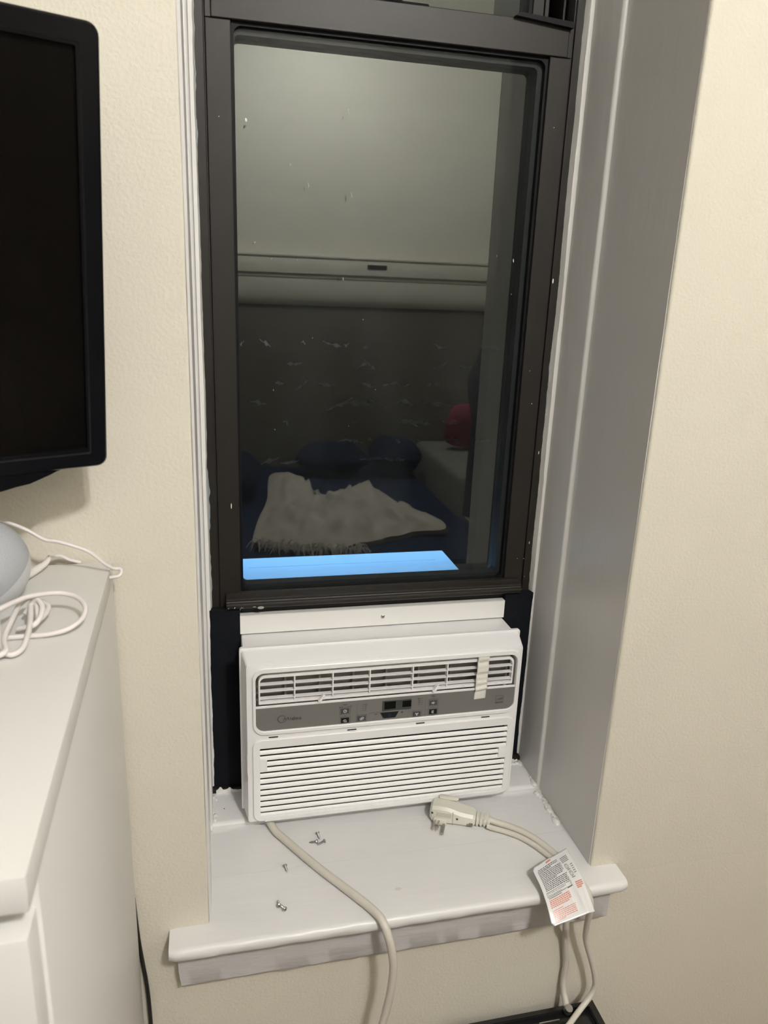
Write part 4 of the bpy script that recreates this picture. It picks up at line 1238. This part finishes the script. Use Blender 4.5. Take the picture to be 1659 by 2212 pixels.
tube(bm, [(-0.2150, -0.1400, zw + .006), (-0.2050, -0.1500, zw + .008), (-0.1960, -0.1850, zw + .010), (-0.1860, -0.2200, zw + .008), (-0.1790, -0.2380, zw + .004), (-0.1710, -0.2440, zw + .002), (-0.1640, -0.2340, zw + .004), (-0.1640, -0.2050, zw + .010), (-0.1680, -0.1780, zw + .014), (-0.1700, -0.1650, zw + .016),
          (-0.1640, -0.1570, zw + .014), (-0.1560, -0.1620, zw + .011), (-0.1560, -0.1760, zw + .009), (-0.1630, -0.1900, zw + .006)], 0.0026, 10, 7)
part('cable_loop', bm, M['wire'], CB, True, 60)
bm = BM()
tube(bm, [(-0.1600, -0.1880, zw + .009), (-0.1640, -0.1700, zw + .018), (-0.1720, -0.1600, zw + .020), (-0.1800, -0.1660, zw + .016), (-0.1810, -0.1950, zw + .013), (-0.1810, -0.2250, zw + .009), (-0.1760, -0.2440, zw + .006), (-0.1850, -0.2480, zw + .003), (-0.2060, -0.2460, zw), (-0.24, -0.250, zw)], 0.0026, 10, 7)
part('cable_loop', bm, M['wire'], CB, True, 60)
bm = BM()
tube(bm, [(-0.1750, -0.1690, zw + .008), (-0.1640, -0.1700, zw + .021), (-0.1565, -0.1830, zw + .018), (-0.1600, -0.2000, zw + .010), (-0.1760, -0.1960, zw + .004)], 0.0026, 10, 7)
part('cable_knot', bm, M['wire'], CB, True, 60)
# white plug end behind the speaker
SPW = empty('speaker_cable', (-0.185, -0.03, DT), 'short white cable end lying behind the speaker', 'cable')
bm = BM(); tube(bm, [(-0.2020, -0.062, DT + .006), (-0.1930, -0.045, DT + .006), (-0.1840, -0.026, DT + .008), (-0.1800, -0.016, DT + .013)], lambda t: 0.0058 - 0.0034 * t, 10, 5)
part('boot', bm, M['wire'], SPW, True, 60)
bm = BM(); tube(bm, [(-0.1800, -0.017, DT + .012), (-0.1700, -0.011, DT + .011), (-0.1600, -0.007, DT + .004), (-0.150, -0.0045, DT - .0)], 0.0020, 8, 6)
part('cable', bm, M['wire'], SPW, True, 60)

# ================================================================ BEHIND THE CAMERA (seen reflected in the pane)
LM = empty('ceiling_lamp', (LAMP_POS[0], LAMP_POS[1], RZ), 'three-bulb ceiling lamp behind the camera', 'lamp')
bm = BM(); lathe(bm, [(0, RZ), (0.14, RZ), (0.14, RZ - 0.012), (0.10, RZ - 0.025), (0, RZ - 0.028)], 32, Matrix.Translation((LAMP_POS[0], LAMP_POS[1], 0)))
part('lamp_base', bm, M['lampmetal'], LM, True, 30)
for k in range(3):
    a = 0.5 + 2 * PI * k / 3
    x, y = LAMP_POS[0] + 0.075 * math.cos(a), LAMP_POS[1] + 0.075 * math.sin(a)
    bm = BM(); r = bmesh.ops.create_uvsphere(bm, u_segments=16, v_segments=10, radius=0.032)
    for v in r['verts']: v.co += Vector((x, y, LAMP_POS[2]))
    part('bulb', bm, M['bulb'], LM, True)

BE = empty('bed', (0.4, -1.85, 0.0), 'bed with a navy duvet, reflected in the window pane', 'bed')
bm = BM(); box(bm, -0.34, 1.165, -2.70, -1.02, 0.08, 0.30, 0.02); part('bed_base', bm, M['pole'], BE, True)
bm = BM(); box(bm, -0.335, 1.160, -2.695, -1.03, 0.30, 0.50, 0.04, 3); part('mattress', bm, M['sheet'], BE, True)
for x in (-0.30, 1.12):
    for y in (-2.66, -1.06):
        bm = BM(); box(bm, x - 0.025, x + 0.025, y - 0.025, y + 0.025, 0, 0.08); part('leg', bm, M['pole'], BE)
bm = BM()
nx, ny = 60, 64
V = []
for j in range(ny + 1):
    row = []
    for i in range(nx + 1):
        u, v = i / nx, j / ny
        x = -0.37 + 1.545 * u; y = -2.68 + 1.68 * v
        e = min(u, 1 - u) * 1.545; ey = min(v * 1.68 + .1, (1 - v) * 1.68)
        edge = min(e, ey)
        z = 0.548 - (0.16 * (1 - edge / 0.05) if edge < 0.05 else 0)
        z += 0.012 * noise.noise((x * 4, y * 4, 0)) + 0.005 * noise.noise((x * 13, y * 13, 2))
        row.append(bm.verts.new((x, y, z)))
    V.append(row)
for j in range(ny):
    for i in range(nx): bm.faces.new((V[j][i], V[j][i + 1], V[j + 1][i + 1], V[j + 1][i]))
part('duvet', bm, M['navy'], BE, True)
def pillow(name, c, sx, sy, sz, m, lab, rz=0, rx=0, seed=0, cat='pillow', group=None):
    bm = BM()
    r = bmesh.ops.create_uvsphere(bm, u_segments=36, v_segments=20, radius=1.0)
    mt = Matrix.Translation(c) @ Matrix.Rotation(rz, 4, 'Z') @ Matrix.Rotation(rx, 4, 'X')
    for v in r['verts']:
        x, y, z = v.co
        f = lambda t: math.copysign(abs(t) ** 0.55, t)
        q = max(abs(f(x)), abs(f(y)))
        zz = z * (1 - 0.55 * max(0, q - .55) / .45)
        k = 1 + 0.08 * noise.noise(Vector((x * 2, y * 2, z * 2 + seed)))
        v.co = mt @ Vector((f(x) * sx * k, f(y) * sy * k, zz * sz * k))
    return tag(link(name, bm, m, None, True), lab, cat, group)
pillow('bed_pillow', Vector((0.665, -2.44, 0.648)), 0.20, 0.13, 0.085, M['navy2'], 'dark navy pillow on the bed, centre of the reflection', 0.1, 0, 1)
pillow('bed_pillow', Vector((1.015, -2.44, 0.664)), 0.135, 0.14, 0.10, M['navy2'], 'dark navy pillow at the right of the bed in the reflection', -0.15, 0, 5)
pillow('bed_pillow', Vector((0.095, -2.12, 0.650)), 0.15, 0.22, 0.10, M['navy2'], 'dark navy pillow at the left edge of the bed in the reflection', 0.2, 0, 9)
# beige throw: uneven blanket with fringe
outl = [(0.158, -1.315), (0.206, -1.625), (0.265, -1.918), (0.32, -2.40), (0.43, -2.42), (0.43, -2.078), (0.502, -1.90), (0.624, -1.94), (0.782, -2.10), (0.859, -1.952), (0.898, -1.741), (0.975, -1.618), (1.01, -1.486), (0.975, -1.375), (0.838, -1.358), (0.701, -1.282), (0.577, -1.238), (0.457, -1.18), (0.315, -1.186), (0.214, -1.225)]
cxy = Vector((0.52, -1.60))
O = catmull([(x, y, 0) for x, y in outl + outl[:1]], 6)[:-1]
bm = BM(); rows = []
NR = 26
for k in range(1, NR + 1):
    t = k / NR
    row = []
    for p in O:
        x = cxy.x + (p.x - cxy.x) * t; y = cxy.y + (p.y - cxy.y) * t
        ed = 0.72 * min(1.0, (1 - t) * 2.6 + 0.10)
        h = 0.05 + 0.045 * noise.noise((x * 6 + y * 3, y * 5, 1.0)) + 0.07 * abs(noise.noise((x * 10 - y * 7, y * 9, 4.0))) + 0.09 * abs(noise.noise((x * 5 + y * 14, x * 9, 8.0))) + 0.035 * abs(noise.noise((x * 22 + y * 8, y * 19, 2.0))) + 0.014 * noise.noise((x * 45, y * 45, 2.0))
        row.append(bm.verts.new((x, y, 0.556 + 0.004 + max(0.004, h) * ed)))
    rows.append(row)
cv = bm.verts.new((cxy.x, cxy.y, 0.61))
n = len(O)
for i in range(n): bm.faces.new((cv, rows[0][i], rows[0][(i + 1) % n]))
for a, b in zip(rows, rows[1:]):
    for i in range(n):
        j = (i + 1) % n
        bm.faces.new((a[i], a[j], b[j], b[i]))
th = link('throw_blanket', bm, M['throw'], None, True)
tag(th, 'crumpled beige throw blanket with fringe lying on the navy duvet', 'blanket')
bm = BM()
for i in range(120):
    t = rng.random()
    x = 0.17 + 0.42 * t; y = -1.30 + 0.11 * min(1, t * 1.6) + 0.03 * rng.random()
    dx, dy = rng.uniform(-.05, .05), rng.uniform(0.03, 0.10)
    tube(bm, [(x, y, 0.572), (x + dx * .5, y + dy * .5, 0.580 + rng.random() * .02), (x + dx, y + dy, 0.568)], 0.0022, 4, 3)
fg = link('fringe', bm, M['throw'], th, True); fg['kind'] = 'stuff'
# upholstered bench beside the bed, sheet and red cushion
bm = BM(); box(bm, 1.185, 1.70, -2.66, -1.78, 0.05, 0.70, 0.04, 3)
OT = tag(link('upholstered_bench', bm, M['greige'], None, True, 40), 'greige upholstered bench right of the bed in the reflection', 'bench')
bm = BM(); prism_x(bm, [(-1.68, 0.522), (-1.16, 0.503), (-1.16, 0.53), (-1.68, 0.56)], 1.175, 1.30)
bmesh.ops.bevel(bm, geom=bm.edges[:], offset=0.006, segments=2, affect='EDGES')
tag(link('folded_sheet', bm, M['sheet'], None, True, 40), 'white folded sheet over a stool at the bed edge in the reflection', 'sheet')
bm = BM()
for x in (1.195, 1.28):
    for y in (-1.64, -1.22): box(bm, x - .015, x + .015, y - .015, y + .015, 0, 0.505)
box(bm, 1.18, 1.295, -1.66, -1.19, 0.48, 0.498)
tag(link('stool', bm, M['pole'], None), 'low dark stool under the folded sheet, reflected', 'stool')
cu = empty('red_cushion', (1.43, -2.35, 0.70), 'red patterned cushion leaning on the bench in the reflection', 'cushion')
bm = BM()
r = bmesh.ops.create_uvsphere(bm, u_segments=32, v_segments=18, radius=1.0)
mt = Matrix.Translation((1.43, -2.36, 0.835)) @ Matrix.Rotation(0.12, 4, 'Y') @ Matrix.Rotation(math.radians(72), 4, 'X')
f = lambda t: math.copysign(abs(t) ** 0.55, t)
for v in r['verts']: v.co = mt @ Vector((f(v.co.x) * 0.15, f(v.co.y) * 0.13, v.co.z * 0.06))
part('cover', bm, M['red'], cu, True)
bm = BM()
for i in range(14):
    a, b = rng.uniform(-.11, .11), rng.uniform(-.10, .10)
    tube(bm, [mt @ Vector((a + .022 * math.cos(t), b + .022 * math.sin(t), 0.058 * math.sqrt(max(0.1, 1 - (a / .15) ** 2 - (b / .13) ** 2)) + .004)) for t in [k * PI / 4 for k in range(9)]], 0.0018, 4, 2)
part('pattern', bm, M['redline'], cu)
# dark coat on a stand, right edge of the reflection
CS = empty('coat_stand', (1.37, -1.45, 0), 'dark coat stand at the right of the reflection', 'coat stand')
bm = BM(); tube(bm, [(1.37, -1.45, 0.02), (1.37, -1.45, 0.9), (1.37, -1.45, 1.80)], 0.016, 12, 4); part('pole', bm, M['pole'], CS, True)
bm = BM()
for k in range(3):
    a = k * 2.1
    tube(bm, [(1.37, -1.45, 0.12), (1.37 + .08 * math.cos(a), -1.45 + .08 * math.sin(a), 0.05), (1.37 + .12 * math.cos(a), -1.45 + .12 * math.sin(a), 0.012)], 0.012, 8, 4)
part('foot', bm, M['pole'], CS, True)
bm = BM()
tube(bm, [(1.37, -1.45, 1.72), (1.27, -1.45, 1.735), (1.20, -1.45, 1.735), (1.18, -1.45, 1.76)], 0.008, 8, 4); part('hook', bm, M['pole'], CS, True)
bm = BM(); rows = []
for k in range(30):
    t = k / 29
    z = 1.727 - 1.13 * t
    wd = 0.03 + 0.10 * min(1, t * 2.2) + 0.05 * math.exp(-((z - 1.16) / 0.10) ** 2) + 0.02 * t
    row = []
    for i in range(28):
        a = 2 * PI * i / 28
        q = 1 + 0.16 * math.sin(5 * a + 3 * t) * t + 0.15 * noise.noise((math.cos(a) * 2, math.sin(a) * 2, z * 4))
        row.append(bm.verts.new((1.205 + wd * 0.66 * q * math.cos(a), -1.45 + wd * 0.75 * q * math.sin(a), z)))
    rows.append(row)
for a, b in zip(rows, rows[1:]):
    for i in range(28):
        j = (i + 1) % 28
        bm.faces.new((a[i], a[j], b[j], b[i]))
bm.faces.new(rows[0]); bm.faces.new(rows[-1][::-1])
tag(link('hanging_coat', bm, M['coat'], None, True), 'black coat hanging on the stand at the right of the reflection', 'coat')

# ================================================================ OUTSIDE: dark wall across the light shaft
OW = None
bm = BM(); box(bm, -0.9, 2.6, 1.912, 2.05, -0.2, 3.4)
OW = struct('wall_outside', bm, M['mortar'], 'dark sooty wall of the light shaft outside the pane', 'wall')
# smears of pale mortar squeezed out along the courses
bm = BM()
for r in (7, 8, 9, 10, 11, 12, 13):
    z0 = 0.42 + r * 0.072 - 0.006
    for k in range(rng.randint(6, 10)):
        x = rng.uniform(0.10, 1.05); L = rng.uniform(0.012, 0.07) * (2.0 if r == 10 else 1)
        n = 16
        prev = None
        sl = rng.uniform(-.2, .2) if rng.random() < .65 else rng.uniform(-.8, .8)
        sd = rng.random() * 50
        for i in range(n + 1):
            t = i / n
            xx = x + L * t
            zz = z0 + sl * L * (t - .5) + 0.012 * noise.noise((t * 1.3, sd, 0)) + 0.003 * noise.noise((t * 6, sd, 3))
            wd = 0.0010 + 0.016 * max(0, 0.15 + noise.noise((t * 3 + sd, 3, 0))) * math.sin(PI * t)
            p = (bm.verts.new((xx, 1.889, zz - wd)), bm.verts.new((xx, 1.889, zz + wd)))
            if prev: bm.faces.new((prev[0], p[0], p[1], prev[1]))
            prev = p
ms = link('mortar_smear', bm, M['mortar_smear'], OW); ms['kind'] = 'stuff'
md = ms.modifiers.new('thickness', 'SOLIDIFY'); md.thickness = 0.006; md.offset = 0
# added unseen blue lamp above the window to light the cabinet top
FL = empty('added_blue_lamp', (0.30, 0.68, 3.0), 'blue outdoor floodlight above the window, outside the picture', 'lamp')
bm = BM(); box(bm, 0.00, 0.60, 0.650, 0.720, 3.0, 3.06, 0.005); box(bm, 0.28, 0.32, 0.421, 0.66, 3.02, 3.05)
box(bm, -0.01, 0.0, 0.645, 0.725, 2.60, 3.06); box(bm, 0.60, 0.61, 0.645, 0.725, 2.60, 3.06); box(bm, -0.01, 0.61, 0.640, 0.650, 2.60, 3.06); box(bm, -0.01, 0.61, 0.720, 0.730, 2.60, 3.06)  # deep sides added to keep the blue light off the room
part('housing', bm, M['gasket'], FL)
bm = BM(); box(bm, 0.01, 0.59, 0.655, 0.715, 2.992, 3.0); part('lens', bm, M['added_blue_glow'], FL)
bm = BM(); box(bm, RX0 - 0.1, RX1 + 0.1, T - 0.02, T, RZ, 3.4); box(bm, -0.95, -0.9, T, 2.05, -0.2, 3.4); box(bm, 2.6, 2.65, T, 2.05, -0.2, 3.4); box(bm, -0.95, 2.65, T, 2.05, -0.25, -0.2)
struct('wall_shaft', bm, M['mortar'], 'dark sides of the light shaft outside, not seen directly', 'wall')
